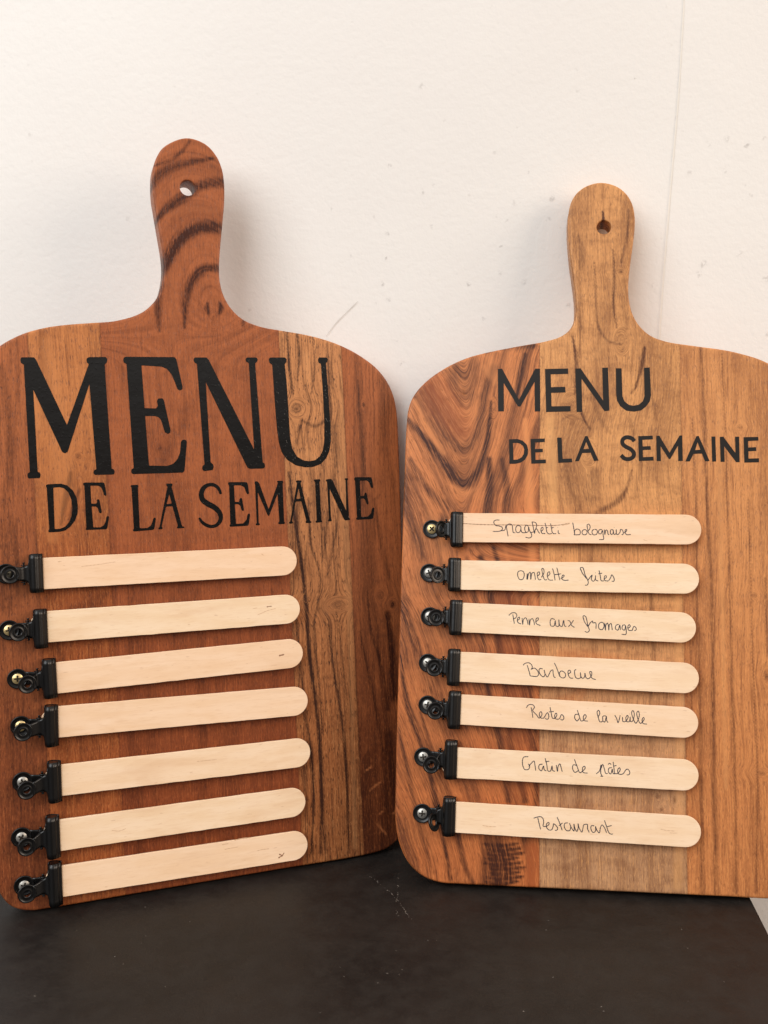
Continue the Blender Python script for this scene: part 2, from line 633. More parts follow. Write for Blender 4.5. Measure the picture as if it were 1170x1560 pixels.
def build_board(name, outline, hole, pl, seams, mats, specs, label):
    root = bpy.data.objects.new(name, None)
    COL.objects.link(root)
    root.empty_display_size = .05
    root.matrix_world = pl.M
    tag(root, label, 'menu board')
    C = catmull(outline, 1.3)
    # orientation: counter-clockwise
    A2 = (C[:, 0] * np.roll(C[:, 1], -1) - np.roll(C[:, 0], -1) * C[:, 1]).sum()
    if A2 < 0:
        C = C[::-1]
    # insert exact seam crossings
    pts, seamflag = [], []
    cross = []
    n = len(C)
    for i in range(n):
        a, b = C[i], C[(i + 1) % n]
        pts.append(a)
        seamflag.append(-1)
        ins = []
        for k, s in enumerate(seams):
            if (a[0] - s) * (b[0] - s) < 0:
                t = (s - a[0]) / (b[0] - a[0])
                ins.append((t, k, a + (b - a) * t))
        for t, k, p in sorted(ins, key=lambda q: q[0]):
            pts.append(np.array([seams[k], p[1]]))
            seamflag.append(k)
    C = np.array(pts)
    n = len(C)
    tg = np.roll(C, -1, 0) - np.roll(C, 1, 0)
    tg /= np.linalg.norm(tg, axis=1)[:, None]
    nr = np.stack([tg[:, 1], -tg[:, 0]], 1)      # outward
    for i in range(n):
        if seamflag[i] >= 0:
            nr[i] = (0, (1 if nr[i][1] > 0 else -1) / max(.5, abs(nr[i][1])))
    B = 1.3
    levels = [(B, 0), (B * .62, B * .08), (B * .3, B * .3), (B * .08, B * .62), (0, B), (0, T * 1000 - B), (B * .3, T * 1000 - B * .3), (B, T * 1000)]
    rings = [(C - nr * a, -z) for a, z in levels]
    hc, hr = hole
    hn = 40
    ang = np.arange(hn) * 2 * math.pi / hn
    hdir = np.stack([np.cos(ang), np.sin(ang)], 1)
    hrings = [(np.array(hc) + hdir * (hr + a), -z) for a, z in ((.5, 0), (.12, .15), (0, .5), (0, T * 1000 - .5), (.5, T * 1000))]
    front = rings[0][0]
    hf = hrings[0][0]
    # interior grid
    g = 1.05
    u0, u1, v0, v1 = front[:, 0].min(), front[:, 0].max(), front[:, 1].min(), front[:, 1].max()
    gx, gy = np.meshgrid(np.arange(u0, u1, g), np.arange(v0, v1, g))
    gx = gx + (np.arange(gx.shape[0]) % 2)[:, None] * g / 2
    G = np.stack([gx.ravel(), gy.ravel()], 1)
    G = G[inside(G, [front, hf])]
    # keep clear of the boundary and seams
    near = np.zeros(len(G), bool)
    for q in np.vstack([front, hf]):
        near |= ((G - q) ** 2).sum(1) < (g * .55) ** 2
    for s in seams:
        near |= np.abs(G[:, 0] - s) < g * .35
    G = G[~near]
    segs = []
    for k, s in enumerate(seams):
        ys = sorted(front[i][1] for i in range(n) if seamflag[i] == k)
        m_ = max(2, int((ys[-1] - ys[0]) / g))
        segs.append([(s, y) for y in np.linspace(ys[0], ys[-1], m_ + 1)])
    V, Fc = cdt([front, hf], G, segs)
    Vb, Fb = cdt([rings[-1][0], hrings[-1][0]], (), [[(s, min(rings[-1][0][i][1] for i in range(n) if seamflag[i] == k)), (s, max(rings[-1][0][i][1] for i in range(n) if seamflag[i] == k))] for k, s in enumerate(seams)])
    bounds = [-1e9] + list(seams) + [1e9]
    for k in range(len(bounds) - 1):
        lo, hi = bounds[k], bounds[k + 1]
        vs, fs = [], []

        def addtris(V_, F_, z, flip=False):
            cen = V_[F_].mean(1)[:, 0]
            F2 = F_[(cen > lo) & (cen < hi)]
            idx = np.unique(F2)
            mp = {int(i): len(vs) + j for j, i in enumerate(idx)}
            vs.extend([(V_[i][0], V_[i][1], z) for i in idx])
            for t in F2:
                t = tuple(mp[int(i)] for i in t)
                fs.append(t[::-1] if flip else t)
        addtris(V, Fc, 0.0)
        nfront = len(fs)
        addtris(Vb, Fb, -T * 1000, True)

        def addquads(rs, inner):
            mm = len(rs[0][0])
            b = len(vs)
            for P_, z in rs:
                vs.extend([(p[0], p[1], z) for p in P_])
            for i in range(mm):
                j = (i + 1) % mm
                cu = (rs[0][0][i][0] + rs[0][0][j][0]) / 2
                if not (lo < cu < hi):
                    continue
                for l in range(len(rs) - 1):
                    a, a2, c, c2 = b + l * mm + i, b + l * mm + j, b + (l + 1) * mm + i, b + (l + 1) * mm + j
                    fs.append((a, c, c2, a2) if not inner else (a, a2, c2, c))
        addquads(rings, False)
        if lo < hc[0] < hi:
            addquads(hrings, True)
        # cross-section faces at the glued joints
        P = np.array(vs)
        f, g_, fig = field(P[:, :2], specs[k], pl)
        for s_ in seams:
            fig[:, 0] = np.maximum(fig[:, 0], .38 * (np.abs(P[:, 0] - s_) < .02))
        me = mesh('stave', P / 1000, fs)
        sm = np.ones(len(fs), bool)
        me.polygons.foreach_set('use_smooth', sm)
        # split front/back shading from the rounded edge with the bevel's own normals
        a = me.attributes.new('grain', 'FLOAT_VECTOR', 'POINT')
        gr = np.stack([f, g_, P[:, 2] * .8], 1)
        a.data.foreach_set('vector', gr.astype(np.float32).ravel())
        c = me.color_attributes.new('figure', 'FLOAT_COLOR', 'POINT')
        c.data.foreach_set('color', fig.astype(np.float32).ravel())
        bm = bmesh.new()
        bm.from_mesh(me)
        bmesh.ops.delete(bm, geom=[v for v in bm.verts if not v.link_faces], context='VERTS')
        bmesh.ops.remove_doubles(bm, verts=bm.verts, dist=2e-6)
        bm.to_mesh(me)
        bm.free()
        link('stave', me, mats[k], root)
    return root


# outlines in board millimetres (u right along the lower edge, v up the board)
outL = [(106, 455.9), (92.7, 449.8), (87.7, 443.1), (85.0, 434.9), (84.3, 421), (85.4, 410.4), (86.9, 398.1), (88.6, 383.5), (88.7, 375.1), (87.5, 367.1),
        (84.6, 358.5), (78.8, 351.4), (72, 346.9), (58.5, 342.8), (44.1, 341.3), (30.7, 340), (18.6, 338), (7.6, 334.7), (-1.2, 330.4), (-9, 325), (-16, 317.5),
        (-21, 308), (-24, 297), (-25.2, 284), (-25.4, 262), (-25, 200), (-24, 110), (-23.5, 45), (-22.8, 26), (-20, 13), (-14, 4.5), (-5, .6), (6, 0), (60, 0), (140, 0),
        (205, .2), (216, 2.2), (224, 7.5), (228.6, 16), (230.3, 28), (231.5, 60), (233.5, 130), (235, 200), (235.8, 256), (235.9, 275), (235.6, 286), (233.8, 297), (229.8, 306.4), (223, 315),
        (213, 322.6), (201.4, 328.8), (189.3, 333.2), (176.4, 336.3), (160.2, 338.8), (147, 341), (136.5, 345), (129.2, 351.6), (124.6, 359.8), (122.7, 368.3), (122.6, 376.4),
        (123.8, 389), (126, 404.6), (127.8, 419), (128.2, 429), (127.3, 438), (124, 446.4), (117.4, 453.2)]
outR = [(70.8, 439.6), (62, 437.8), (55.7, 433.4), (52, 427.5), (50.2, 419.5), (49.9, 409), (51.2, 390), (53.2, 374.6), (54.4, 361.7), (53.9, 350.8), (50.9, 343.8), (45.5, 339.4), (37.2, 336.6),
        (16.5, 332.9), (-1, 329.5), (-11, 327), (-20.5, 323.4), (-29.8, 318.4), (-38, 312.6), (-44.2, 306.6), (-48.7, 300), (-51, 293), (-52, 284), (-52.8, 258.3), (-54.2, 185.3), (-55.4, 101),
        (-55.8, 54), (-55.4, 35), (-52.6, 21.5), (-46.6, 10.5), (-38, 3.4), (-28, .4), (-15, 0), (60, 0), (140, 0), (170, .2), (183, 3), (192, 10.5), (197, 22), (198.3, 36), (198, 60),
        (196.6, 160), (194.8, 258), (194.4, 282), (193, 293.5), (189.6, 303), (184, 311), (176.5, 317.5), (167, 322.8), (157, 326.3), (145.5, 329.2), (127.7, 332), (110, 335.2), (100.8, 339),
        (94.5, 344.8), (90.2, 352.2), (87.9, 361.1), (87.4, 371.1), (88.4, 382.6), (90.1, 395.2), (91.6, 408), (91.7, 417.1), (90.2, 424.9), (86.6, 431.6), (80.2, 437)]

outL = remap(outL, (58, 1387), (549, 1304), R(6.5))
outR = remap(outR, (740, 1349), (1144, 1368), R(12), R(12.5))
# ---- left board staves
sLa = dict(seed=4, dark=[([(10, 800), (18, 860), (8, 920)], 7, .35), ([(2, 560), (12, 640), (16, 700), (8, 770), (15, 830)], 3, .28), ([(22, 1080), (35, 1200), (45, 1330)], 9, .3)],
           fn=lambda u, v, f, g: (f + .00045 * np.maximum(330 - v, 0) ** 1.35, g))
sLb = dict(seed=7, knots=[(119, 695, 2.2, 2.6, 1.0, .8)],
           dark=[([(108, 720), (100, 760), (92, 800)], [1.5, 2.5, .8], .6), ([(122, 745), (112, 770), (104, 800)], [1, 1.6, .6], .5), ([(58, 1000), (78, 970), (96, 1005)], [2, 4, 2], .35),
                 ([(110, 930), (140, 925), (160, 905)], [4, 7, 3], .35), ([(118, 1090), (126, 1150), (120, 1220)], [2, 3, 2], .3)],
           light=[([(70, 520), (85, 620), (95, 720), (80, 820)], [4, 7, 8, 4], .30), ([(48, 560), (56, 650)], 3, .3)])


def fLc(u, v, f, g):
    # elongated arches rising from the knot at the root of the handle
    c = PL.at(326, 478)
    du = u - c[0] + .10 * (v - c[1]) * (v > c[1])
    dv = v - c[1]
    up = dv > 0
    q = np.sqrt((du / 1.0) ** 2 + (np.where(up, dv / 1.9, dv / 2.6)) ** 2)
    w_ = np.clip((v - 312) / 40, 0, 1)
    w_ = w_ * w_ * (3 - 2 * w_)
    ff = f * (1 - w_) + (q * 1.15 + 60) * w_
    return ff, g * (1 - w_) + (c[1] + np.arctan2(du, np.abs(dv) + .1) * 30) * w_


sLc = dict(seed=2, fn=fLc, knots=[(244, 683, 2.4, 2.4, 1.0, .7), (176, 1218, 3.2, 3, 1.0, .6), (405, 1100, 1.6, 2, 1, .9), (325, 486, 4.2, 7.5, .5, .25)],
           dark=[([(231, 283), (246, 264), (264, 255), (292, 247), (325, 241)], [2.6, 3.4, 3.0, 2.2, 1.2], .62),
                 ([(236, 252), (262, 243), (278, 230), (290, 214)], [1.0, 1.4, 1.6, 1.0], .5),
                 ([(238, 336), (256, 316), (276, 302), (296, 288), (318, 279), (345, 278)], [1.4, 3.6, 4.2, 4.0, 3.8, 4.2], .66),
                 ([(243, 420), (253, 398), (268, 372), (286, 354), (305, 346), (322, 345), (341, 350)], [3.4, 4.4, 5.0, 5.0, 5.0, 4.8, 4.2], .80),
                 ([(243, 425), (241, 452), (241, 478), (243, 505)], [3.5, 3.2, 2.4, 1.0], .6),
                 ([(281, 500), (282, 470), (286, 444), (298, 420), (314, 409), (331, 408)], [1.0, 2.4, 3.2, 3.6, 3.8, 3.0], .68),
                 ([(316, 462), (315, 470), (318, 478)], [1.2, 2.4, 1.2], .7), ([(335, 462), (337, 470), (334, 478)], [1.2, 2.4, 1.2], .7),
                 ([(371, 488), (370, 497)], [1.6, 1.0], .6), ([(309, 242), (318, 244)], 1.0, .6),
                 ([(190, 560), (215, 640), (250, 700)], [5, 6, 4], .16), ([(330, 560), (280, 640), (240, 720)], [4, 6, 3], .2),
                 ([(300, 900), (310, 1100), (305, 1280)], [3, 4, 3], .22), ([(200, 880), (206, 1100), (214, 1330)], [3, 5, 4], .25), ([(415, 900), (420, 1000), (412, 1200)], [2, 4, 2], .2)],
           light=[([(262, 420), (266, 470), (262, 520)], [3, 3, 2], .16), ([(252, 330), (290, 318), (330, 322)], [2, 3, 2], .25), ([(258, 280), (280, 268)], 1.5, .18)])
sLd = dict(seed=9, knots=[(452, 622, 6.0, 6.0, .9, .45), (515, 921, 9.0, 5.0, .9, .35), (466, 915, 2.5, 3.0, .6, .3)],
           dark=[([(437, 506), (441, 560), (447, 600)], [.6, 1.2, .6], .7), ([(452, 508), (456, 540), (453, 580)], [.5, 1.1, .5], .6), ([(498, 520), (500, 560), (503, 620), (508, 700)], [.7, 1.3, 1.2, .6], .6),
                 ([(476, 512), (480, 560), (474, 600)], [.4, .9, .4], .5), ([(440, 720), (448, 780), (458, 850), (467, 930), (472, 1000), (480, 1060), (487, 1130), (490, 1200), (489, 1300)], [1, 1.5, 1.4, 1.6, 1.8, 1.4, 1.6, 1.8, 1.2], .85),
                 ([(470, 760), (474, 830), (488, 880), (478, 960), (486, 1040), (492, 1120)], [.8, 1, .8, .9, .8, .6], .6),
                 ([(450, 930), (456, 1000), (464, 1080), (474, 1150), (478, 1220), (474, 1300)], [.8, 1.2, 1, 1.4, 1, .8], .75),
                 ([(500, 950), (508, 1020), (520, 1090), (527, 1160), (530, 1240), (532, 1300)], [.6, 1, .9, 1.2, 1, .8], .7),
                 ([(510, 720), (515, 780), (506, 840), (498, 880)], [1, 1.4, .9, .5], .5), ([(500, 780), (492, 850)], [1, .6], .5), ([(512, 930), (520, 990), (528, 1060)], [.4, .8, .5], .5),
                 ([(460, 640), (480, 650), (495, 640)], [1, 1.4, 1], .5), ([(505, 640), (512, 690), (505, 740)], [2, 3.5, 2], .35)],
           light=[([(525, 560), (522, 700), (528, 850), (535, 1000), (538, 1150), (541, 1290)], [3, 4, 3, 2.2, 2, 2], .22), ([(466, 540), (470, 580)], 2.5, .4), ([(480, 700), (470, 690)], 3, .4)])
sLe = dict(seed=12, knots=[(554, 617, 1.6, 3.5, .8, .9), (579, 906, 3.2, 3.6, .8, .4), (598, 921, 3.4, 4.6, .9, .95)],
           dark=[([(590, 935), (596, 980), (600, 1060)], [2.5, 3.5, 5], .7), ([(560, 900), (565, 960), (580, 1010), (592, 1080)], [.6, 1.3, 1.5, 2.2], .55), ([(548, 960), (560, 1020), (575, 1090), (590, 1180)], [.6, 1.4, 1.6, 2], .5),
                 ([(545, 580), (549, 640), (553, 720), (548, 790)], [.8, 1.5, 1.2, .6], .45), ([(590, 1120), (596, 1200), (590, 1285)], [5, 8, 9], .5), ([(560, 1150), (556, 1220), (558, 1300)], [3, 6, 6], .35),
                 ([(570, 760), (580, 820), (592, 880)], [1, 2, 2], .35)],
           light=[([(556, 1175), (566, 1168)], [.5, .8], .9), ([(563, 1205), (573, 1196), (582, 1190)], [.5, .8, .5], .8), ([(575, 1255), (580, 1262), (590, 1272)], [.6, .8, .5], .8), ([(578, 1240), (583, 1236)], .6, .8), ([(598, 1240), (602, 1237)], .8, .7)])
woodsL = [
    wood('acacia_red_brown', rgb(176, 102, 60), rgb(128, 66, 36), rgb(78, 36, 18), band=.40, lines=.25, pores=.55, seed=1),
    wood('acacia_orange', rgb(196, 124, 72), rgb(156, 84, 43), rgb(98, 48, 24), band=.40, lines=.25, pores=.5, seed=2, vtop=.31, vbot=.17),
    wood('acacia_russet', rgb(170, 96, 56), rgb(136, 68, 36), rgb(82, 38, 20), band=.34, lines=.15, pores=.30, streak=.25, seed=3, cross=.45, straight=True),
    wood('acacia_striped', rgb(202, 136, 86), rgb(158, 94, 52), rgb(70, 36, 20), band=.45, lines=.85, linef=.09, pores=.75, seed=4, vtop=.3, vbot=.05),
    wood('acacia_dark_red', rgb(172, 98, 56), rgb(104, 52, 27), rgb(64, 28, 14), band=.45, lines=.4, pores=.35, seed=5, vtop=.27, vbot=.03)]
seamsL = [float(PL.at(x, y)[0]) for x, y in ((62, 945), (168, 840), (447, 1000), (541, 1000))]
# the seam positions drift by a millimetre or two up the board in the photo; kept straight here
boardL = build_board('serving_board', outL, ((PL.at(286, 286)), 4.7), PL, seamsL, woodsL, [sLa, sLb, sLc, sLd, sLe],
                     'reddish brown paddle board with large serif MENU lettering and seven blank wooden strips')


# ---- right board staves
def fRa(u, v, f, g):
    uc, v0 = -14.5, 236.0
    x = u - uc - 3 * wav(v, 5, .03)
    k = np.clip((v - 165) / 70, 0, 1)
    k = k * k * (3 - 2 * k)
    s_v = -.5 * x - 1.5 * np.sqrt(x * x + 12)
    s_d = x
    fv = .52 * (v - v0) + s_v
    fd = .34 * (v - v0) + s_d + 2.5 * wav(v, 21, .03)
    # lower left: long sweep that bends outward
    lo = np.clip((120 - v) / 120, 0, 1)
    fd = fd + lo * lo * 9 * np.clip((u + 20) / 40, -1, 1)
    return fd * (1 - k) + fv * k, v * .6 + 2 * wav(u, 8, .1)


sRa = dict(seed=3, fn=fRa, knots=[(752, 622, 3.0, 7, .5, .3)],
           dark=[([(622, 640), (640, 660), (664, 690), (684, 716), (694, 730), (706, 738), (722, 728), (733, 705), (742, 672), (746, 640), (748, 612)], [2, 2.6, 3.6, 4.2, 4.4, 4.2, 3.4, 2.8, 2.2, 1.8, 1], .75),
                 ([(656, 590), (668, 640), (690, 672), (706, 682), (722, 668), (732, 640), (738, 600), (752, 562)], [4, 6, 6, 5, 4, 3, 3, 4], .55),
                 ([(700, 560), (690, 590), (702, 615)], [7, 5, 3], .4), ([(650, 600), (672, 630), (696, 655)], [9, 11, 9], .42), ([(720, 560), (712, 600)], [8, 8], .3), ([(612, 930), (622, 1000)], [7, 9], .4), ([(760, 890), (780, 1000), (795, 1120)], [9, 12, 10], .35), ([(770, 520), (790, 522), (812, 526)], [6, 6, 3], .6), ([(800, 540), (792, 575), (786, 610)], [2, 2.4, 1.6], .7),
                 ([(745, 700), (746, 740), (742, 790)], [2.4, 3.4, 3], .75), ([(765, 700), (772, 745), (768, 785)], [2, 3, 3], .6), ([(625, 700), (650, 745), (680, 775), (672, 800)], [2, 3, 4, 3], .5),
                 ([(614, 720), (622, 780), (645, 850)], [2.5, 3, 2.5], .4),
                 ([(732, 850), (745, 900), (760, 980), (770, 1050), (778, 1130), (800, 1220)], [2.6, 3, 3, 2.8, 2.6, 2.4], .75), ([(752, 835), (772, 900), (786, 960), (798, 1050), (810, 1140)], [1.8, 2.2, 2.4, 2.2, 2], .65),
                 ([(712, 850), (722, 905), (736, 975), (744, 1050), (762, 1130), (775, 1220)], [1.8, 2.5, 2.4, 2.6, 3, 2.5], .55), ([(790, 980), (808, 1060), (816, 1150), (818, 1250)], [2, 2.4, 2.5, 2.2], .6),
                 ([(612, 915), (625, 960), (640, 1000)], [5, 4, 3], .55), ([(610, 1000), (620, 1070), (650, 1160), (672, 1260), (686, 1340)], [1.4, 2.2, 2.2, 2, 1.8], .7),
                 ([(640, 1085), (660, 1150), (690, 1230), (705, 1310), (720, 1345)], [1, 2, 2.2, 2.2, 2], .5), ([(608, 1110), (622, 1180), (640, 1260), (660, 1330)], [1, 1.6, 1.8, 1], .45),
                 ] + [([(738 + (k * 7) % 9, 1286 + k * 7.2), (752, 1289 + k * 7.2), (772, 1288 + k * 7.2), (788 + (k * 5) % 13, 1285 + k * 7.2)], [1.4, 2.2, 1.9, 1.0], .8) for k in range(9)] + [([(742, 1285), (740, 1350)], [4, 5], .5), ([(756, 1290), (758, 1350)], 8, .5)],
           light=[([(632, 610), (650, 650), (676, 690)], [2, 2.5, 2], .35), ([(745, 545), (756, 580), (738, 560)], [3, 4, 3], .4), ([(800, 640), (806, 720), (808, 790), (812, 860), (814, 930)], [2, 3, 3.6, 3, 2], .7),
                  ([(690, 740), (706, 752), (726, 744)], [1.5, 2, 1.5], .25), ([(655, 780), (676, 840), (690, 900)], [4, 4, 3], .22), ([(760, 800), (778, 870), (796, 950)], [1.2, 1.6, 1.4], .3)],
           red=[([(811, 1292), (811, 1320), (811, 1348)], 5.0, 1.0), ([(655, 575), (672, 610), (700, 650)], [11, 13, 10], .6), ([(770, 900), (785, 1050), (795, 1200)], [10, 12, 10], .4)])


def fRb(u, v, f, g):
    return f + 5 * np.sin(v / 32) * np.exp(-((v - 270) / 55.) ** 2), g


sRb = dict(seed=6, fn=fRb, knots=[(896, 690, 5, 9, .7, .1), (946, 520, 5, 9, .5, .15), (946, 414, 2.6, 1.6, .8, .95), (1008, 1233, 2.6, 3, .8, .5), (1001, 1212, 1.4, 3.4, .5, .7), (1028, 1218, 1.8, 4.5, .6, .8), (870, 615, 7, 9, .5, .2)],
           dark=[([(872, 512), (878, 550), (876, 600)], [.8, 1.3, .7], .75), ([(884, 622), (890, 640), (900, 655)], [.5, 1.2, .6], .85), ([(982, 530), (977, 560), (968, 590), (962, 600)], [1.2, 1.8, 1.0, .6], .75),
                 ([(962, 716), (955, 745), (940, 765), (915, 778), (905, 786)], [.8, 1.4, 2.2, 2.4, 1.2], .55), ([(886, 640), (870, 632), (856, 640)], [.5, .9, .5], .4),
                 ([(934, 380), (936, 420), (935, 470), (940, 500)], [.5, 1, .9, .6], .6), ([(905, 400), (908, 450), (912, 500), (930, 522), (946, 524)], [.5, .8, .9, 1, .7], .5),
                 ([(880, 360), (886, 380), (884, 410)], [2, 3, 2], .35), ([(958, 320), (955, 360), (946, 400)], [.8, 1.2, .8], .45), ([(918, 322), (919, 336)], [.6, 1.6], .85),
                 ([(880, 470), (884, 510), (880, 560)], [.6, 1, .8], .35), ([(985, 560), (1000, 640)], [1, 1], .3), ([(990, 880), (996, 990), (990, 1080)], [1, 2, 1], .3), ([(905, 720), (900, 760)], [4, 5], .30), ([(860, 690), (868, 740), (885, 775)], [1, 2, 1.4], .3), ([(900, 600), (915, 640), (930, 660)], [1, 2, 1], .25), ([(960, 640), (975, 700), (968, 760)], [1.5, 2.5, 1.5], .25), ([(868, 300), (878, 420), (884, 500)], [3, 4, 2], .22), ([(950, 430), (952, 500)], [3, 3], .22), ([(930, 560), (940, 600)], [3, 3], .2)],
           light=[([(838, 640), (842, 720), (844, 780)], [3, 4, 3], .5), ([(1030, 880), (1034, 1000), (1036, 1200), (1032, 1350)], [3, 3, 3.5, 3.5], .35), ([(920, 520), (908, 540)], [3, 3], .2)],
           red=[([(860, 1000), (900, 1005), (935, 1010)], 6, .5), ([(855, 1070), (880, 1060), (890, 1040)], 4, .4)])
sRc = dict(seed=8, knots=[(1127, 651, 2.2, 2.0, 1, .5), (1165, 770, 1.6, 1.8, 1, .8), (1149, 907, 2.2, 2.2, 1, .6), (1168, 1030, 2.4, 5, .8, .9), (1160, 1178, 5, 2.5, .8, .45)],
           dark=[([(1068, 530), (1072, 600), (1075, 700), (1078, 790), (1084, 900), (1086, 1050), (1088, 1200), (1090, 1360)], [1, 1.4, 1.2, 1.3, 1.3, 1.5, 1.5, 1.4], .48),
                 ([(1055, 640), (1060, 760), (1062, 900), (1066, 1060), (1068, 1180), (1070, 1360)], [.5, .8, .8, .9, 1.4, 1.6], .42),
                 ([(1100, 540), (1104, 640), (1108, 760), (1112, 900), (1116, 1060), (1120, 1200), (1122, 1360)], [.5, .7, .8, .9, 1, 1, 1], .45),
                 ([(1140, 760), (1144, 900), (1148, 1040), (1154, 1180), (1152, 1360)], [.4, .6, .6, .8, .8], .5), ([(1166, 880), (1170, 1000)], [.8, 1], .5), ([(1050, 900), (1054, 1100)], [.5, .7], .4)],
           light=[([(1095, 600), (1098, 800), (1102, 1000), (1106, 1200)], [1.4, 1.8, 1.8, 1.5], .3)])
woodsR = [
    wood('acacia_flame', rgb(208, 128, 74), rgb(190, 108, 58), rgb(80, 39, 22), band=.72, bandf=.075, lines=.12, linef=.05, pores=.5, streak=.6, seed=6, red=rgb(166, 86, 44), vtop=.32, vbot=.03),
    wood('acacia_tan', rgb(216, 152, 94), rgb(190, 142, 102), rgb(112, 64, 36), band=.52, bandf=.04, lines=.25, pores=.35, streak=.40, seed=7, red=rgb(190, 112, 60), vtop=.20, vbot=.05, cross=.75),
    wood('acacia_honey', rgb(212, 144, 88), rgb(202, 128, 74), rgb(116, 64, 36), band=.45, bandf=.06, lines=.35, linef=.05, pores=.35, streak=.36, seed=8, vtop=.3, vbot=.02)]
boardR = build_board('serving_board', outR, ((PR.at(920, 346)), 4.5), PR, [float(PR.at(822, 900)[0]), float(PR.at(1043, 1050)[0])], woodsR, [sRa, sRb, sRc],
                     'honey and tan striped paddle board with small sans serif MENU lettering and handwritten meal strips')

# ------------------------------------------------------------------ vinyl lettering
m = NT('black_vinyl')
oc = m.objco()
m.b.inputs['Base Color'].default_value = rgb(14, 12, 11)
m.b.inputs['Roughness'].default_value = .10
m.b.inputs['Specular IOR Level'].default_value = .5
m.bump(m.math('ADD', m.noise(oc, 90, 3, .6), m.math('MULTIPLY', m.ramp(m.noise(oc, 600, 1), .64, .72), .4)), .22, .0007)
VINL = m.m
m = NT('matt_black_vinyl')
m.b.inputs['Base Color'].default_value = rgb(25, 19, 15)
m.b.inputs['Roughness'].default_value = .55
m.b.inputs['Specular IOR Level'].default_value = .3
m.bump(m.noise(m.objco(), 500, 2), .15, .0003)
VINR = m.m


def letters(board, pl, defs, mat, rad):
    for (z, ch, loops) in defs:
        sc, ox, oy = z
        L = [[pl.at(ox + x / sc, oy + y / sc, .12) for x, y in lp] for lp in loops]
        L = [soften(lp, rad) for lp in L]
        vs, fs = slab(L, .02, .14)
        link('letter_' + ch.lower(), mesh('letter', vs, fs), mat, board)


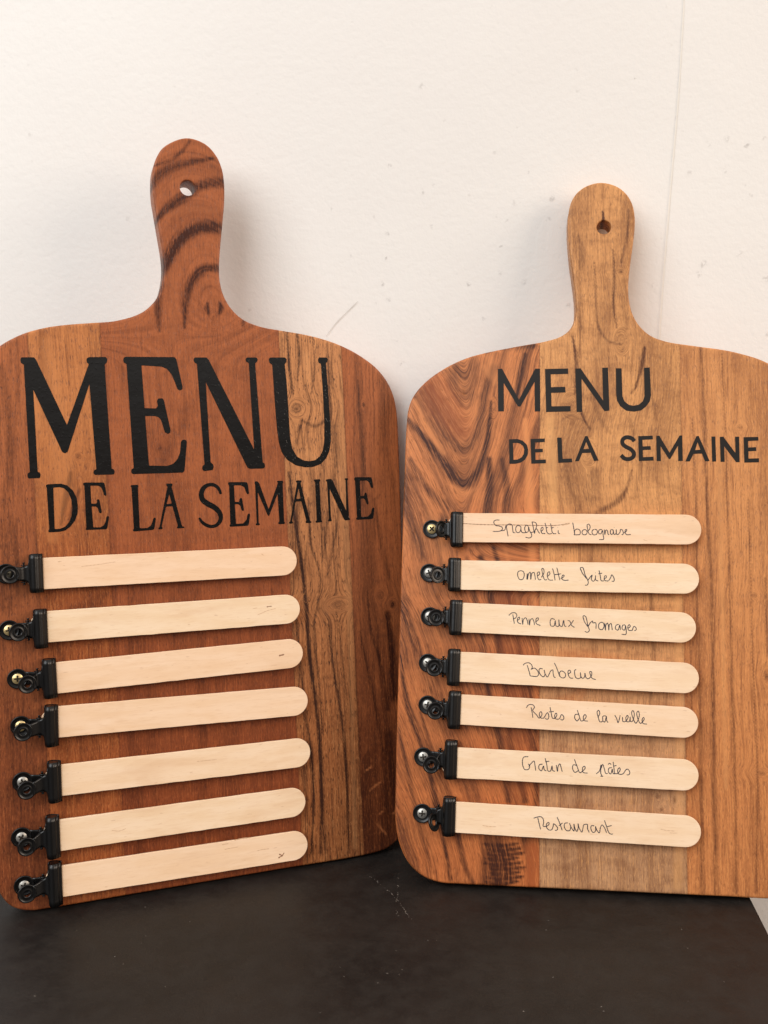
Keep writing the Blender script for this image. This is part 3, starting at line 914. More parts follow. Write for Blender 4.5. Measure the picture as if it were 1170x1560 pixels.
ZA = (3.656, 0, 480)
ZB = (3.441, 300, 480)
ZC = (4.5, 60, 715)
ZD = (4.0345, 295, 715)
S1 = thick_line([(168, 152), (152, 116), (122, 95), (90, 96), (60, 116), (47, 150), (55, 186), (86, 211), (125, 232), (155, 260), (167, 292), (160, 322), (135, 346), (105, 351), (75, 341), (50, 322), (34, 297)],
                [14, 20, 21, 22, 28, 30, 32, 34, 34, 32, 30, 27, 22, 20, 21, 19, 13])
Ldefs = [
    (ZA, 'M', [[(118, 235), (190, 235), (200, 247), (373, 612), (495, 272), (484, 265), (481, 245), (492, 234), (590, 233), (598, 245), (594, 266), (583, 274), (622, 856), (633, 858), (639, 872), (634, 888), (528, 890), (520, 880), (523, 865), (537, 858), (498, 383), (377, 762), (362, 770), (347, 763), (185, 415), (210, 873), (221, 876), (227, 889), (222, 908), (158, 910), (152, 896), (155, 880), (166, 875), (133, 275), (118, 268), (113, 250)]]),
    (ZA, 'E', [[(690, 236), (700, 232), (972, 234), (982, 245), (1017, 400), (1015, 415), (1000, 420), (988, 412), (975, 375), (955, 330), (930, 300), (900, 287), (788, 280), (805, 518), (870, 520), (880, 505), (874, 480), (880, 465), (905, 463), (913, 475), (950, 640), (948, 655), (935, 662), (918, 652), (905, 610), (895, 580), (880, 567), (860, 562), (808, 562), (830, 838), (930, 840), (965, 828), (990, 800), (1003, 765), (1008, 705), (1018, 693), (1035, 695), (1041, 705), (1028, 865), (1020, 877), (740, 886), (730, 875), (733, 858), (745, 852), (705, 272), (690, 265), (686, 250)]]),
    (ZB, 'N', [[(-13, 222), (50, 222), (62, 235), (300, 705), (272, 250), (258, 245), (255, 232), (262, 222), (312, 222), (319, 232), (315, 245), (305, 252), (345, 772), (355, 778), (357, 795), (350, 804), (278, 806), (265, 800), (46, 350), (72, 772), (83, 780), (88, 791), (84, 812), (35, 818), (27, 805), (30, 790), (40, 783), (0, 255), (-12, 250), (-18, 238)]]),
    (ZB, 'U', [[(385, 222), (462, 222), (471, 232), (468, 247), (460, 258), (470, 350), (480, 500), (488, 640), (500, 700), (525, 742), (560, 762), (590, 766), (620, 760), (645, 740), (660, 710), (668, 660), (668, 560), (660, 400), (650, 255), (638, 250), (634, 235), (640, 222), (680, 222), (687, 232), (683, 247), (676, 252), (688, 400), (700, 580), (702, 660), (695, 710), (678, 750), (650, 780), (610, 796), (570, 798), (520, 788), (475, 760), (445, 720), (430, 670), (420, 600), (410, 480), (395, 260), (382, 252), (377, 240), (378, 228)]]),
    (ZC, 'D', [[(45, 110), (55, 102), (150, 98), (190, 110), (230, 145), (255, 195), (264, 250), (262, 300), (245, 350), (215, 390), (180, 418), (140, 428), (65, 432), (60, 420), (68, 412), (50, 125), (44, 118)],
               [(95, 125), (105, 408), (140, 408), (178, 392), (205, 360), (220, 320), (226, 270), (220, 210), (200, 160), (170, 130), (140, 122)]]),
    (ZC, 'E', [[(300, 95), (310, 90), (440, 90), (447, 100), (460, 172), (455, 182), (445, 178), (435, 150), (425, 125), (405, 112), (350, 112), (356, 235), (390, 235), (397, 225), (393, 210), (405, 203), (412, 212), (428, 292), (422, 302), (410, 298), (402, 270), (392, 256), (358, 254), (370, 398), (420, 397), (445, 380), (455, 355), (460, 325), (470, 318), (478, 326), (466, 400), (460, 410), (320, 416), (317, 408), (322, 402), (308, 112), (300, 106)]]),
    (ZC, 'L', [[(628, 108), (675, 105), (680, 115), (675, 125), (688, 403), (740, 402), (765, 385), (778, 350), (783, 332), (795, 330), (798, 340), (788, 405), (780, 415), (645, 426), (640, 415), (648, 408), (632, 125), (625, 118)]]),
    (ZC, 'A', [[(870, 97), (910, 97), (913, 108), (906, 118), (978, 390), (992, 392), (995, 402), (945, 405), (942, 395), (950, 388), (912, 252), (868, 256), (838, 392), (845, 400), (842, 410), (817, 412), (816, 402), (824, 395), (878, 118), (870, 110)], [(890, 170), (908, 234), (872, 238)]]),
    (ZD, 'S', [S1]),
    (ZD, 'E', [[(212, 82), (220, 78), (325, 78), (332, 88), (341, 148), (332, 155), (322, 140), (312, 110), (290, 98), (248, 98), (253, 200), (280, 200), (283, 180), (292, 174), (298, 182), (310, 250), (303, 257), (293, 248), (288, 225), (275, 214), (253, 214), (260, 335), (305, 332), (325, 310), (332, 275), (342, 270), (347, 278), (338, 342), (330, 347), (225, 353), (220, 345), (226, 338), (218, 98), (212, 92)]]),
    (ZD, 'M', [[(376, 74), (392, 73), (403, 85), (461, 245), (519, 82), (512, 76), (516, 70), (548, 70), (552, 78), (547, 85), (556, 322), (562, 327), (560, 335), (523, 337), (520, 328), (527, 320), (516, 150), (464, 286), (456, 284), (394, 140), (400, 330), (408, 335), (405, 343), (384, 344), (381, 336), (388, 330), (378, 95), (374, 82)]]),
    (ZD, 'A', [[(630, 68), (662, 67), (663, 78), (657, 84), (716, 318), (725, 320), (722, 329), (690, 330), (687, 322), (693, 315), (662, 196), (627, 198), (604, 318), (612, 326), (608, 333), (588, 334), (586, 325), (594, 320), (636, 84), (629, 76)], [(645, 115), (657, 180), (631, 182)]]),
    (ZD, 'I', [[(742, 62), (777, 60), (779, 70), (773, 76), (785, 315), (791, 318), (789, 325), (752, 328), (749, 318), (757, 314), (746, 76), (739, 70)]]),
    (ZD, 'N', [[(815, 62), (845, 58), (854, 68), (938, 255), (935, 66), (927, 62), (929, 55), (948, 54), (950, 62), (944, 66), (955, 300), (962, 303), (960, 311), (932, 314), (925, 308), (836, 120), (844, 305), (850, 310), (848, 318), (828, 320), (825, 312), (832, 306), (820, 78), (813, 70)]]),
    (ZD, 'E', [[(988, 52), (995, 48), (1090, 48), (1096, 58), (1104, 110), (1097, 118), (1088, 108), (1080, 82), (1065, 68), (1022, 70), (1025, 165), (1048, 162), (1050, 148), (1057, 141), (1063, 148), (1076, 210), (1070, 217), (1062, 210), (1056, 190), (1046, 178), (1026, 180), (1030, 292), (1070, 290), (1090, 270), (1096, 240), (1105, 233), (1111, 240), (1104, 298), (1096, 305), (1002, 310), (998, 302), (1004, 296), (992, 72), (986, 62)]])]
letters(boardL, PL, Ldefs, VINL, .45)
YA = (3.9, 600, 500)
YB = (3.774, 860, 520)
S2 = thick_line([(402, 574), (390, 560), (370, 552), (350, 553), (334, 567), (334, 588), (352, 605), (380, 620), (398, 640), (396, 662), (374, 676), (345, 673), (325, 655)], 23)
Rdefs = [
    (YA, 'M', [[(618, 242), (643, 240), (743, 425), (840, 240), (868, 240), (870, 494), (838, 495), (836, 318), (752, 465), (738, 465), (653, 325), (654, 494), (620, 494)]]),
    (YA, 'E', [[(898, 242), (1035, 239), (1036, 271), (932, 274), (934, 350), (1018, 348), (1020, 381), (935, 384), (937, 464), (1050, 462), (1050, 494), (905, 498)]]),
    (YB, 'N', [[(62, 157), (92, 155), (222, 340), (217, 152), (250, 151), (258, 398), (230, 401), (98, 215), (102, 405), (70, 406)]]),
    (YB, 'U', [[(295, 155), (328, 155), (333, 315), (345, 345), (370, 365), (395, 370), (425, 365), (450, 345), (460, 315), (457, 152), (490, 150), (497, 310), (490, 345), (468, 375), (440, 397), (400, 404), (355, 398), (320, 372), (302, 340), (297, 300)]]),
    (YA, 'D', [[(684, 660), (735, 658), (765, 668), (790, 692), (798, 722), (795, 752), (780, 780), (755, 798), (725, 805), (687, 806)], [(708, 682), (711, 782), (735, 780), (758, 768), (772, 748), (775, 722), (768, 700), (750, 685), (730, 681)]]),
    (YA, 'E', [[(812, 658), (897, 655), (897, 676), (838, 679), (839, 718), (885, 716), (885, 736), (840, 738), (842, 782), (903, 780), (903, 802), (817, 805)]]),
    (YA, 'L', [[(970, 650), (997, 650), (1003, 776), (1058, 774), (1060, 796), (977, 800)]]),
    (YB, 'A', [[(118, 545), (132, 544), (196, 685), (170, 688), (150, 640), (102, 642), (83, 688), (60, 690)], [(125, 578), (141, 618), (109, 620)]]),
    (YB, 'S', [S2]),
    (YB, 'E', [[(424, 545), (507, 542), (508, 563), (448, 566), (449, 604), (495, 602), (496, 623), (450, 625), (451, 666), (511, 663), (513, 685), (428, 688)]]),
    (YB, 'M', [[(528, 543), (545, 542), (604, 640), (662, 541), (677, 541), (680, 687), (654, 688), (652, 600), (608, 676), (600, 676), (552, 602), (554, 688), (530, 688)]]),
    (YB, 'A', [[(758, 545), (772, 544), (834, 688), (808, 690), (790, 645), (742, 647), (720, 690), (695, 690)], [(765, 580), (781, 623), (751, 625)]]),
    (YB, 'I', [[(845, 547), (867, 547), (872, 690), (849, 692)]]),
    (YB, 'N', [[(893, 549), (913, 548), (983, 642), (981, 548), (1004, 548), (1007, 694), (987, 695), (918, 603), (921, 692), (898, 693)]]),
    (YB, 'E', [[(1030, 551), (1114, 549), (1115, 570), (1055, 573), (1056, 610), (1102, 608), (1103, 630), (1057, 632), (1058, 674), (1118, 672), (1119, 695), (1034, 697)]])]
letters(boardR, PR, Rdefs, VINR, .12)

# ------------------------------------------------------------------ birch strips
def birch(seed):
    m = NT('birch_strip')
    oc = m.objco()
    s = seed * 3.7
    n1 = m.noise(m.vscale(oc, (28, 190, 60), (s, s, 0)), 1, 4, .6, .25)
    n2 = m.noise(m.vscale(oc, (160, 1500, 300), (s, 0, s)), 1, 2)
    n3 = m.noise(m.vscale(oc, (18, 60, 20), (0, s, s)), 1, 3, .6, .6)
    n4 = m.noise(m.vscale(oc, (220, 900, 90), (7, s, s)), 1, 1)
    r_ = random.Random(seed)
    t = r_.uniform(-4, 4)
    col = m.mix(m.ramp(n1, .3, .7), rgb(250, 218 + t, 185 + t), rgb(244, 208 + t, 170 + t))
    col = m.mix(m.ramp(n3, .5, .75, 0, .5), col, rgb(228, 186, 146))
    col = m.mix(m.ramp(n2, .5, .8, 0, .35), col, rgb(226, 182, 140))
    col = m.mix(m.ramp(n4, .72, .80, 0, .35), col, rgb(186, 134, 96))
    m.put(m.b.inputs['Base Color'], col)
    m.b.inputs['Roughness'].default_value = .55
    m.b.inputs['Specular IOR Level'].default_value = .3
    m.bump(m.math('ADD', n2, m.math('MULTIPLY', n1, .5)), .18, .0002)
    return m.m


INK = simple('pen_ink', rgb(50, 46, 56), .5, 0, .3).m
FLECK = simple('dark_fleck', rgb(150, 106, 76), .6).m
FLECK2 = simple('pale_fleck', rgb(216, 174, 136), .6).m
ZS, TS = 4.1, 1.6               # strip underside height and thickness above the board


def strip_mesh(length, wid, seed):
    """rounded stick with softened edges; local x along it, origin at the visible left edge"""
    r = wid / 2
    x0 = -length[0] + r
    x1 = length[1] - r
    rr_ = random.Random(seed)
    pts = []
    for i in range(17):
        a = -math.pi / 2 + math.pi * i / 16
        pts.append((x1 + r * math.cos(a), r * math.sin(a)))
    k = 24
    for i in range(1, k):
        t = i / k
        pts.append((x1 + (x0 - x1) * t, r + rr_.gauss(0, .05)))
    for i in range(17):
        a = math.pi / 2 + math.pi * i / 16
        pts.append((x0 + r * math.cos(a), r * math.sin(a)))
    for i in range(1, k):
        t = i / k
        pts.append((x0 + (x1 - x0) * t, -r + rr_.gauss(0, .05)))
    P = np.array(pts)
    n = len(P)
    tg = np.roll(P, -1, 0) - np.roll(P, 1, 0)
    tg /= np.linalg.norm(tg, axis=1)[:, None]
    nr = np.stack([tg[:, 1], -tg[:, 0]], 1)
    vs, fs = [], []
    bow = lambda x: .5 * ((x - x0) / (x1 - x0)) ** 2 * rr_b
    rr_b = rr_.uniform(-.6, .9)
    for a, z in ((.25, 0), (0, .25), (0, TS - .22), (.08, TS - .07), (.24, TS)):
        Q = P - nr * a
        vs += [(q[0] / 1000, q[1] / 1000, (z + bow(q[0])) / 1000) for q in Q]
    for l in range(4):
        for i in range(n):
            j = (i + 1) % n
            fs.append((l * n + i, l * n + j, (l + 1) * n + j, (l + 1) * n + i))
    # top and bottom: rungs between the two long sides keep the bow smooth
    def cap(b, flip):
        up = list(range(b + 8, b + 16 + k)) + [b + 16 + k]
        up = [b + i for i in range(8, 16 + k + 8 + 1)]
        dn = [b + (8 - i) % n for i in range(0, len(up))]
        for i in range(len(up) - 1):
            q = [up[i], up[i + 1], dn[i + 1], dn[i]]
            q = [x for j_, x in enumerate(q) if x not in q[:j_]]
            if len(q) >= 3:
                fs.append(tuple(q[::-1]) if flip else tuple(q))
    cap(4 * n, False)
    cap(0, True)
    me = mesh('strip', vs, fs)
    return me, bow


def strip(pl, a, b, idx, label, group, strokes=(), flecks=(), name='wooden_strip'):
    A = pl.at(a[0], a[1], ZS + TS)
    B = pl.at(b[0], b[1], ZS + TS)
    d = B - A
    L = np.linalg.norm(d)
    d /= L
    y = np.array([-d[1], d[0]])
    me, bow = strip_mesh((9.5, L), 18.0, idx)
    loc = Matrix.Identity(4)
    loc[0][0], loc[1][0] = d
    loc[0][1], loc[1][1] = y
    loc[0][3], loc[1][3], loc[2][3] = A[0] / 1000, A[1] / 1000, ZS / 1000
    o = link(name, me, birch(idx))
    o.matrix_world = pl.M @ loc
    tag(o, label, 'wooden strip', group)

    def conv(st, z=ZS + TS):
        out = []
        for s in st:
            q = [pl.at(px, py, z) - A for px, py in s]
            out.append([(p @ d, p @ y) for p in q])
        return out

    def lift(vs):
        return [(x_, y_, z_ + bow(x_ * 1000) / 1000) for x_, y_, z_ in vs]
    for wname, st in strokes:
        vs, fs = ribbon(conv(st), TS + .02, .50, .3, .3, .05)
        link(wname, mesh('handwriting', lift(vs), fs), INK, o)
    for st, wd, mt in flecks:
        vs, fs = ribbon(conv([st]), TS + .015, wd, .6, .6, .03)
        link('grain_mark', mesh('grain_mark', lift(vs), fs), mt, o)
    return o, A, d, y


def Z(sc, ox, oy, *strokes):
    return [[(ox + x / sc, oy + y / sc) for x, y in s] for s in strokes]


hand = {}
hand[0] = [('handwritten_word', Z(9.75, 740, 780,
            [(205, 120), (150, 120), (122, 140), (122, 165), (150, 200), (200, 208), (240, 225), (248, 250), (225, 278), (180, 288), (105, 288)],
            [(215, 278), (275, 272), (290, 250), (300, 205), (315, 270), (332, 362)], [(300, 225), (330, 185), (365, 178), (390, 195), (400, 250), (410, 305), (440, 308)],
            [(520, 215), (485, 200), (455, 215), (445, 260), (460, 300), (495, 305), (520, 260), (522, 215), (527, 280), (545, 305), (600, 307)],
            [(632, 215), (610, 195), (585, 215), (580, 260), (600, 303), (630, 290), (636, 222), (652, 280), (680, 330), (680, 365), (650, 385), (590, 375)],
            [(660, 305), (690, 300), (722, 288), (750, 230), (755, 185), (735, 155), (680, 148)], [(690, 152), (700, 200), (726, 316), (735, 265), (758, 252), (780, 290), (802, 322)],
            [(820, 290), (850, 262), (848, 230), (828, 235), (820, 280), (840, 318), (885, 318)], [(880, 160), (895, 220), (912, 305), (940, 325), (985, 318)], [(890, 238), (925, 228)],
            [(962, 170), (975, 230), (990, 305), (1015, 322), (1048, 320)], [(975, 240), (1010, 228)], [(1075, 270), (1080, 315), (1102, 320)], [(1068, 225), (1072, 229)])),
           ('handwritten_word', Z(9.75, 860, 785,
            [(122, 108), (135, 180), (152, 285), (150, 230), (180, 205), (220, 215), (235, 250), (225, 285), (190, 290), (135, 290)], [(320, 215), (285, 215), (262, 240), (265, 275), (290, 290), (325, 280), (335, 245), (318, 216)],
            [(335, 240), (370, 210), (380, 165), (360, 132), (338, 140), (345, 210), (365, 275), (400, 290)], [(440, 210), (415, 225), (410, 265), (430, 290), (470, 285), (488, 250), (475, 215), (445, 208)],
            [(560, 215), (525, 212), (505, 240), (510, 270), (540, 275), (562, 225), (575, 300), (580, 355), (515, 362)], [(590, 210), (600, 285), (615, 220), (635, 225), (650, 285), (665, 285)],
            [(720, 215), (690, 215), (680, 250), (695, 285), (720, 270), (722, 218), (738, 285), (765, 270), (768, 212), (772, 280), (795, 288)], [(735, 180), (741, 182)],
            [(795, 288), (825, 250), (832, 210), (860, 220), (872, 260), (865, 288), (848, 285)], [(880, 265), (915, 240), (925, 212), (905, 215), (900, 260), (925, 288), (985, 285)]))]
hand[1] = [('handwritten_word', Z(6.882, 780, 855,
            [(95, 98), (65, 110), (60, 150), (80, 190), (110, 190), (128, 150), (120, 110), (95, 98)], [(155, 190), (160, 130), (162, 190), (175, 130), (190, 115), (197, 190), (210, 125), (230, 118), (240, 150), (245, 195)],
            [(268, 155), (290, 132), (285, 112), (268, 120), (268, 165), (285, 195), (308, 188)], [(308, 170), (335, 120), (330, 80), (315, 75), (320, 130), (345, 195), (368, 192)],
            [(372, 160), (397, 132), (390, 110), (375, 120), (372, 165), (390, 195), (430, 198)], [(425, 75), (440, 130), (452, 200)], [(470, 68), (485, 130), (502, 200)], [(442, 142), (515, 132)],
            [(510, 182), (545, 160), (543, 145), (528, 150), (526, 188), (548, 200), (595, 197)])),
           ('handwritten_word', Z(6.882, 780, 855,
            [(720, 95), (718, 70), (740, 65), (752, 90), (765, 140), (790, 190), (800, 225), (787, 250), (765, 250)], [(722, 85), (735, 120), (760, 155), (785, 185)], [(795, 200), (822, 165), (840, 145), (832, 190), (852, 210), (872, 185), (876, 150), (878, 195), (905, 208)], [(872, 120), (876, 124)],
            [(912, 95), (925, 150), (937, 205), (965, 205)], [(905, 132), (945, 125)], [(962, 190), (990, 166), (984, 150), (970, 160), (972, 200), (1010, 208)],
            [(1012, 206), (1035, 170), (1046, 142), (1062, 162), (1072, 190), (1065, 210), (1045, 208)]))]
hand[2] = [('handwritten_word', Z(5.442, 765, 925,
            [(55, 68), (80, 48), (110, 48), (122, 70), (110, 90), (90, 96)], [(88, 60), (95, 100), (101, 136)], [(122, 112), (145, 96), (142, 82), (130, 90), (130, 125), (158, 140)], [(165, 90), (171, 142), (178, 100), (195, 88), (208, 110), (215, 145)],
            [(222, 95), (227, 148), (235, 105), (250, 95), (262, 115), (268, 148)], [(278, 122), (300, 102), (297, 88), (283, 95), (283, 135), (318, 152)])),
           ('handwritten_word', Z(5.442, 765, 925, [(437, 102), (410, 95), (398, 120), (405, 155), (430, 155), (440, 112), (447, 155), (468, 158), (470, 105), (477, 150), (495, 160), (510, 110), (518, 155), (532, 160)],
            [(543, 110), (560, 115), (575, 150), (600, 168)], [(592, 108), (570, 140), (548, 163)])),
           ('handwritten_word', Z(5.442, 765, 925, [(672, 95), (672, 72), (690, 75), (700, 100), (710, 150), (722, 195), (705, 208), (685, 200)], [(674, 88), (680, 115), (695, 140), (714, 165)], [(712, 160), (735, 125), (750, 115), (752, 130), (775, 130), (778, 180)],
            [(815, 125), (800, 145), (805, 180), (830, 185), (845, 155), (835, 128), (815, 125)], [(850, 130), (856, 190), (860, 150), (872, 132), (880, 150), (884, 190), (890, 145), (902, 135), (913, 190)],
            [(967, 142), (945, 150), (940, 180), (960, 190), (975, 148), (980, 190)], [(1020, 147), (1000, 150), (995, 180), (1015, 190), (1022, 152), (1029, 200), (1025, 225), (990, 225)],
            [(1042, 178), (1062, 158), (1054, 145), (1042, 160), (1048, 190), (1078, 194)], [(1078, 194), (1092, 160), (1105, 165), (1112, 185), (1095, 196)]))]
hand[3] = [('handwritten_word', Z(9.0, 790, 1000,
            [(62, 122), (90, 95), (140, 88), (175, 110), (188, 150), (170, 180)], [(118, 118), (140, 190), (160, 268)], [(170, 180), (215, 160), (255, 190), (275, 240), (255, 272), (160, 268)],
            [(332, 172), (295, 165), (280, 195), (300, 250), (340, 280), (362, 250), (350, 185), (365, 240), (395, 282), (425, 230), (440, 200), (468, 185), (475, 240), (490, 285), (510, 288)],
            [(490, 88), (520, 150), (567, 276), (560, 230), (585, 200), (625, 215), (645, 250), (630, 290), (590, 292), (565, 270)], [(678, 242), (715, 215), (700, 188), (680, 200), (685, 260), (710, 295), (750, 298)],
            [(790, 180), (770, 190), (770, 240), (785, 290), (820, 305), (850, 290), (847, 222), (862, 290), (885, 300), (905, 280), (910, 230), (925, 290), (955, 306), (1000, 262), (1000, 212), (975, 210), (985, 250), (1010, 300), (1060, 318)]))]
hand[4] = [('handwritten_word', Z(5.707, 795, 1065,
            [(38, 75), (60, 50), (95, 50), (110, 70), (95, 98), (130, 140), (150, 165), (175, 135), (168, 110), (153, 122), (160, 160), (188, 165), (212, 130), (224, 118), (235, 150), (225, 175), (200, 168)], [(80, 70), (90, 120), (96, 162)],
            [(245, 70), (255, 120), (267, 165), (285, 168), (305, 137), (298, 122), (286, 140), (292, 170), (325, 172), (345, 135), (360, 145), (365, 170), (350, 182), (335, 175)], [(235, 112), (278, 108)])),
           ('handwritten_word', Z(5.707, 795, 1065, [(492, 132), (465, 135), (460, 165), (480, 190), (500, 168)], [(482, 95), (500, 150), (515, 190), (535, 185), (560, 150), (550, 135), (536, 150), (540, 185), (575, 192)])),
           ('handwritten_word', Z(5.707, 795, 1065, [(660, 160), (678, 125), (668, 98), (655, 110), (665, 160), (680, 198), (702, 193), (705, 150), (732, 146)], [(702, 188), (720, 200), (735, 150), (739, 190), (750, 205)])),
           ('handwritten_word', Z(5.707, 795, 1065, [(808, 140), (825, 170), (836, 205), (850, 165), (855, 140)], [(875, 155), (880, 195), (900, 195), (925, 155), (918, 142), (905, 160), (912, 195), (935, 196), (942, 155), (946, 195), (960, 195), (978, 130), (966, 100), (955, 115), (970, 175), (992, 210), (1022, 140), (1012, 105), (1000, 120), (1012, 180), (1032, 212), (1065, 172), (1058, 160), (1046, 180), (1055, 212), (1088, 218)],
            [(868, 128), (871, 131)], [(935, 128), (938, 131)]))]
hand[5] = [('handwritten_word', Z(6.158, 785, 1145,
            [(122, 48), (80, 52), (68, 80), (70, 130), (90, 168), (125, 165), (135, 130), (120, 115)], [(125, 138), (150, 110), (175, 88), (185, 130), (192, 178)], [(257, 117), (225, 125), (222, 160), (245, 180), (265, 135), (272, 170), (292, 182)],
            [(280, 62), (295, 120), (307, 180), (330, 183), (345, 135), (352, 178), (372, 185)], [(280, 96), (320, 90)], [(343, 104), (347, 107)], [(385, 125), (396, 185), (402, 140), (418, 115), (430, 150), (441, 190)])),
           ('handwritten_word', Z(6.158, 785, 1145, [(582, 132), (545, 125), (538, 160), (560, 195), (592, 178)], [(555, 72), (580, 140), (607, 198), (632, 182), (656, 155), (650, 138), (632, 150), (638, 195), (680, 202)])),
           ('handwritten_word', Z(6.158, 785, 1145, [(760, 210), (790, 180), (805, 125), (802, 200), (815, 232)], [(798, 232), (826, 232)], [(805, 160), (820, 120), (835, 160), (850, 205), (868, 205)],
            [(907, 152), (880, 155), (875, 190), (895, 210), (910, 165), (918, 205), (937, 210)], [(870, 122), (885, 110), (900, 122)], [(918, 95), (925, 150), (936, 205), (960, 205), (985, 168), (978, 152), (962, 170), (968, 208), (1008, 210), (1040, 170), (1055, 165), (1075, 195), (1065, 218), (1045, 218)], [(920, 137), (950, 130)]))]
hand[6] = [('handwritten_word', Z(8.069, 800, 1235,
            [(105, 92), (150, 78), (195, 75), (220, 100), (228, 140), (222, 190), (265, 190), (295, 165), (290, 145), (265, 160), (262, 200), (290, 235), (325, 235), (345, 190), (350, 160), (385, 190), (400, 220), (385, 242), (365, 240)], [(155, 85), (170, 150), (190, 230)],
            [(392, 78), (420, 140), (456, 242)], [(415, 187), (460, 150)], [(525, 150), (490, 155), (480, 190), (505, 240), (545, 245), (560, 200), (545, 155), (570, 210), (600, 250), (600, 165), (612, 215), (635, 255), (652, 210), (650, 160), (667, 220), (697, 262), (712, 210), (720, 175), (765, 170), (767, 220), (788, 268)],
            [(852, 187), (815, 185), (808, 220), (835, 268), (865, 250), (865, 195), (882, 240), (912, 272), (925, 210), (945, 175), (970, 200), (1002, 274)], [(975, 118), (1000, 190), (1030, 270), (1055, 288), (1080, 285)], [(1008, 196), (1065, 182)]))]

stL = [((65, 874), (452, 853.5)), ((71.5, 955), (456.7, 926.7)), ((85.5, 1033), (461.5, 993.8)), ((88, 1100), (468.7, 1066.7)), ((92.8, 1189), (472.8, 1145)), ((90.5, 1273), (465.3, 1220)), ((94, 1343), (468.6, 1285.7))]
stR = [((704.5, 803.7), (1068.5, 807)), ((701, 876), (1065, 882)), ((703, 940.6), (1060.4, 957)), ((700, 1015.8), (1065, 1034)), ((701, 1081), (1064, 1102)), ((695.5, 1162), (1064.5, 1182)), ((693, 1245), (1068, 1268))]
labL = ['blank pale strip directly under the serif DE LA SEMAINE line, topmost there', 'blank pale strip second from top on the left board, dark fleck near rounded end',
        'blank pale strip with one short black fleck at its end, third on the left board', 'plain pale strip in the middle of the seven on the left board',
        'plain pale strip fifth from the top on the left board, reaching farthest right', 'pale strip with long wavy grain, second lowest on the left board', 'lowest pale strip on the left board with brown streaks and a forked dark mark']
labR = ['pale strip handwritten Spaghetti bolognaise with a long crack along it', 'pale strip handwritten omelette frites', 'pale strip handwritten Penne aux fromages', 'pale strip handwritten Barbecue',
        'pale strip handwritten Restes de la vieille', 'pale strip handwritten Gratin de pâtes', 'lowest pale strip on the right board, handwritten Restaurant']
fl = {1: [([(406, 924.6), (410, 923.9), (414, 923.5)], .5, FLECK), ([(385, 927), (392, 926)], .3, FLECK2), ([(392, 937), (408, 930), (420, 927)], .3, FLECK2)],
      2: [([(425, 999), (429, 998), (433, 997)], .8, FLECK)],
      6: [([(338, 1287), (348, 1285)], .4, FLECK2), ([(342, 1294), (352, 1292), (363, 1290)], .35, FLECK2), ([(357, 1280), (370, 1277), (382, 1276)], .45, FLECK2), ([(392, 1296), (400, 1294), (410, 1293)], .4, FLECK2),
          ([(424, 1307), (430, 1303), (433, 1299)], .7, FLECK), ([(425, 1301), (431, 1304)], .6, FLECK)],
      0: [([(124, 863), (150, 860), (176, 856)], .28, FLECK2), ([(398, 844), (402, 846)], .35, FLECK2), ([(88, 856), (94, 855)], .4, FLECK2)], 4: [([(300, 1160), (330, 1157)], .3, FLECK2)], 5: [([(170, 1265), (182, 1266), (192, 1262)], .3, FLECK2)]}
flR = {0: [([(704, 797.5), (740, 799.3), (790, 799.8), (845, 800.5), (857, 799), (868, 797)], .42, FLECK), ([(704, 787), (712, 788)], .3, FLECK2), ([(980, 822), (986, 824)], .35, FLECK2), ([(856, 800), (868, 797.5)], .8, FLECK2)],
       6: [([(735, 1257.5), (745, 1259), (756, 1259.5)], .4, FLECK2), ([(1006, 1263), (1015, 1265), (1028, 1266)], .35, FLECK2), ([(1020, 1269), (1032, 1269)], .3, FLECK2)]}
frames = []
for i, (a, b) in enumerate(stL):
    frames.append(('L', i) + strip(PL, a, b, i + 1, labL[i], 'blank strips clipped to the left board', (), fl.get(i, ())))
for i, (a, b) in enumerate(stR):
    frames.append(('R', i) + strip(PR, a, b, i + 21, labR[i], 'handwritten strips clipped to the right board', hand[i], flR.get(i, ())))

# ------------------------------------------------------------------ bulldog clips
m = NT('black_enamel')
m.b.inputs['Base Color'].default_value = rgb(12, 11, 11)
m.b.inputs['Roughness'].default_value = .3
m.b.inputs['Specular IOR Level'].default_value = .42
m.bump(m.noise(m.objco(), 900, 2), .08, .0003)
BLK = m.m
BRASS = simple('brass_screw', rgb(222, 196, 140), .36, .75).m
STEEL = simple('steel_screw', rgb(176, 172, 164), .4, .8).m
DARKS = simple('dull_screw', rgb(120, 112, 96), .45, .7).m
SLOT = simple('screw_recess', rgb(46, 36, 24), .7).m


def lathe(prof, n, origin, axis, xref, sx=1.0):
    axis = Vector(axis).normalized()
    xr = Vector(xref)
    xr = (xr - axis * xr.dot(axis)).normalized()
    yr = axis.cross(xr)
    vs, fs = [], []
    for r, h in prof:
        for i in range(n):
            a = 2 * math.pi * i / n
            vs.append(Vector(origin) + xr * (r * math.cos(a) * sx) + yr * (r * math.sin(a)) + axis * h)
    for l in range(len(prof) - 1):
        for i in range(n):
            j = (i + 1) % n
            fs.append((l * n + i, l * n + j, (l + 1) * n + j, (l + 1) * n + i))
    return vs, fs


def merge(parts):
    vs, fs = [], []
    for v, f in parts:
        b = len(vs)
        vs += list(v)
        fs += [tuple(b + i for i in q) for q in f]
    return vs, fs


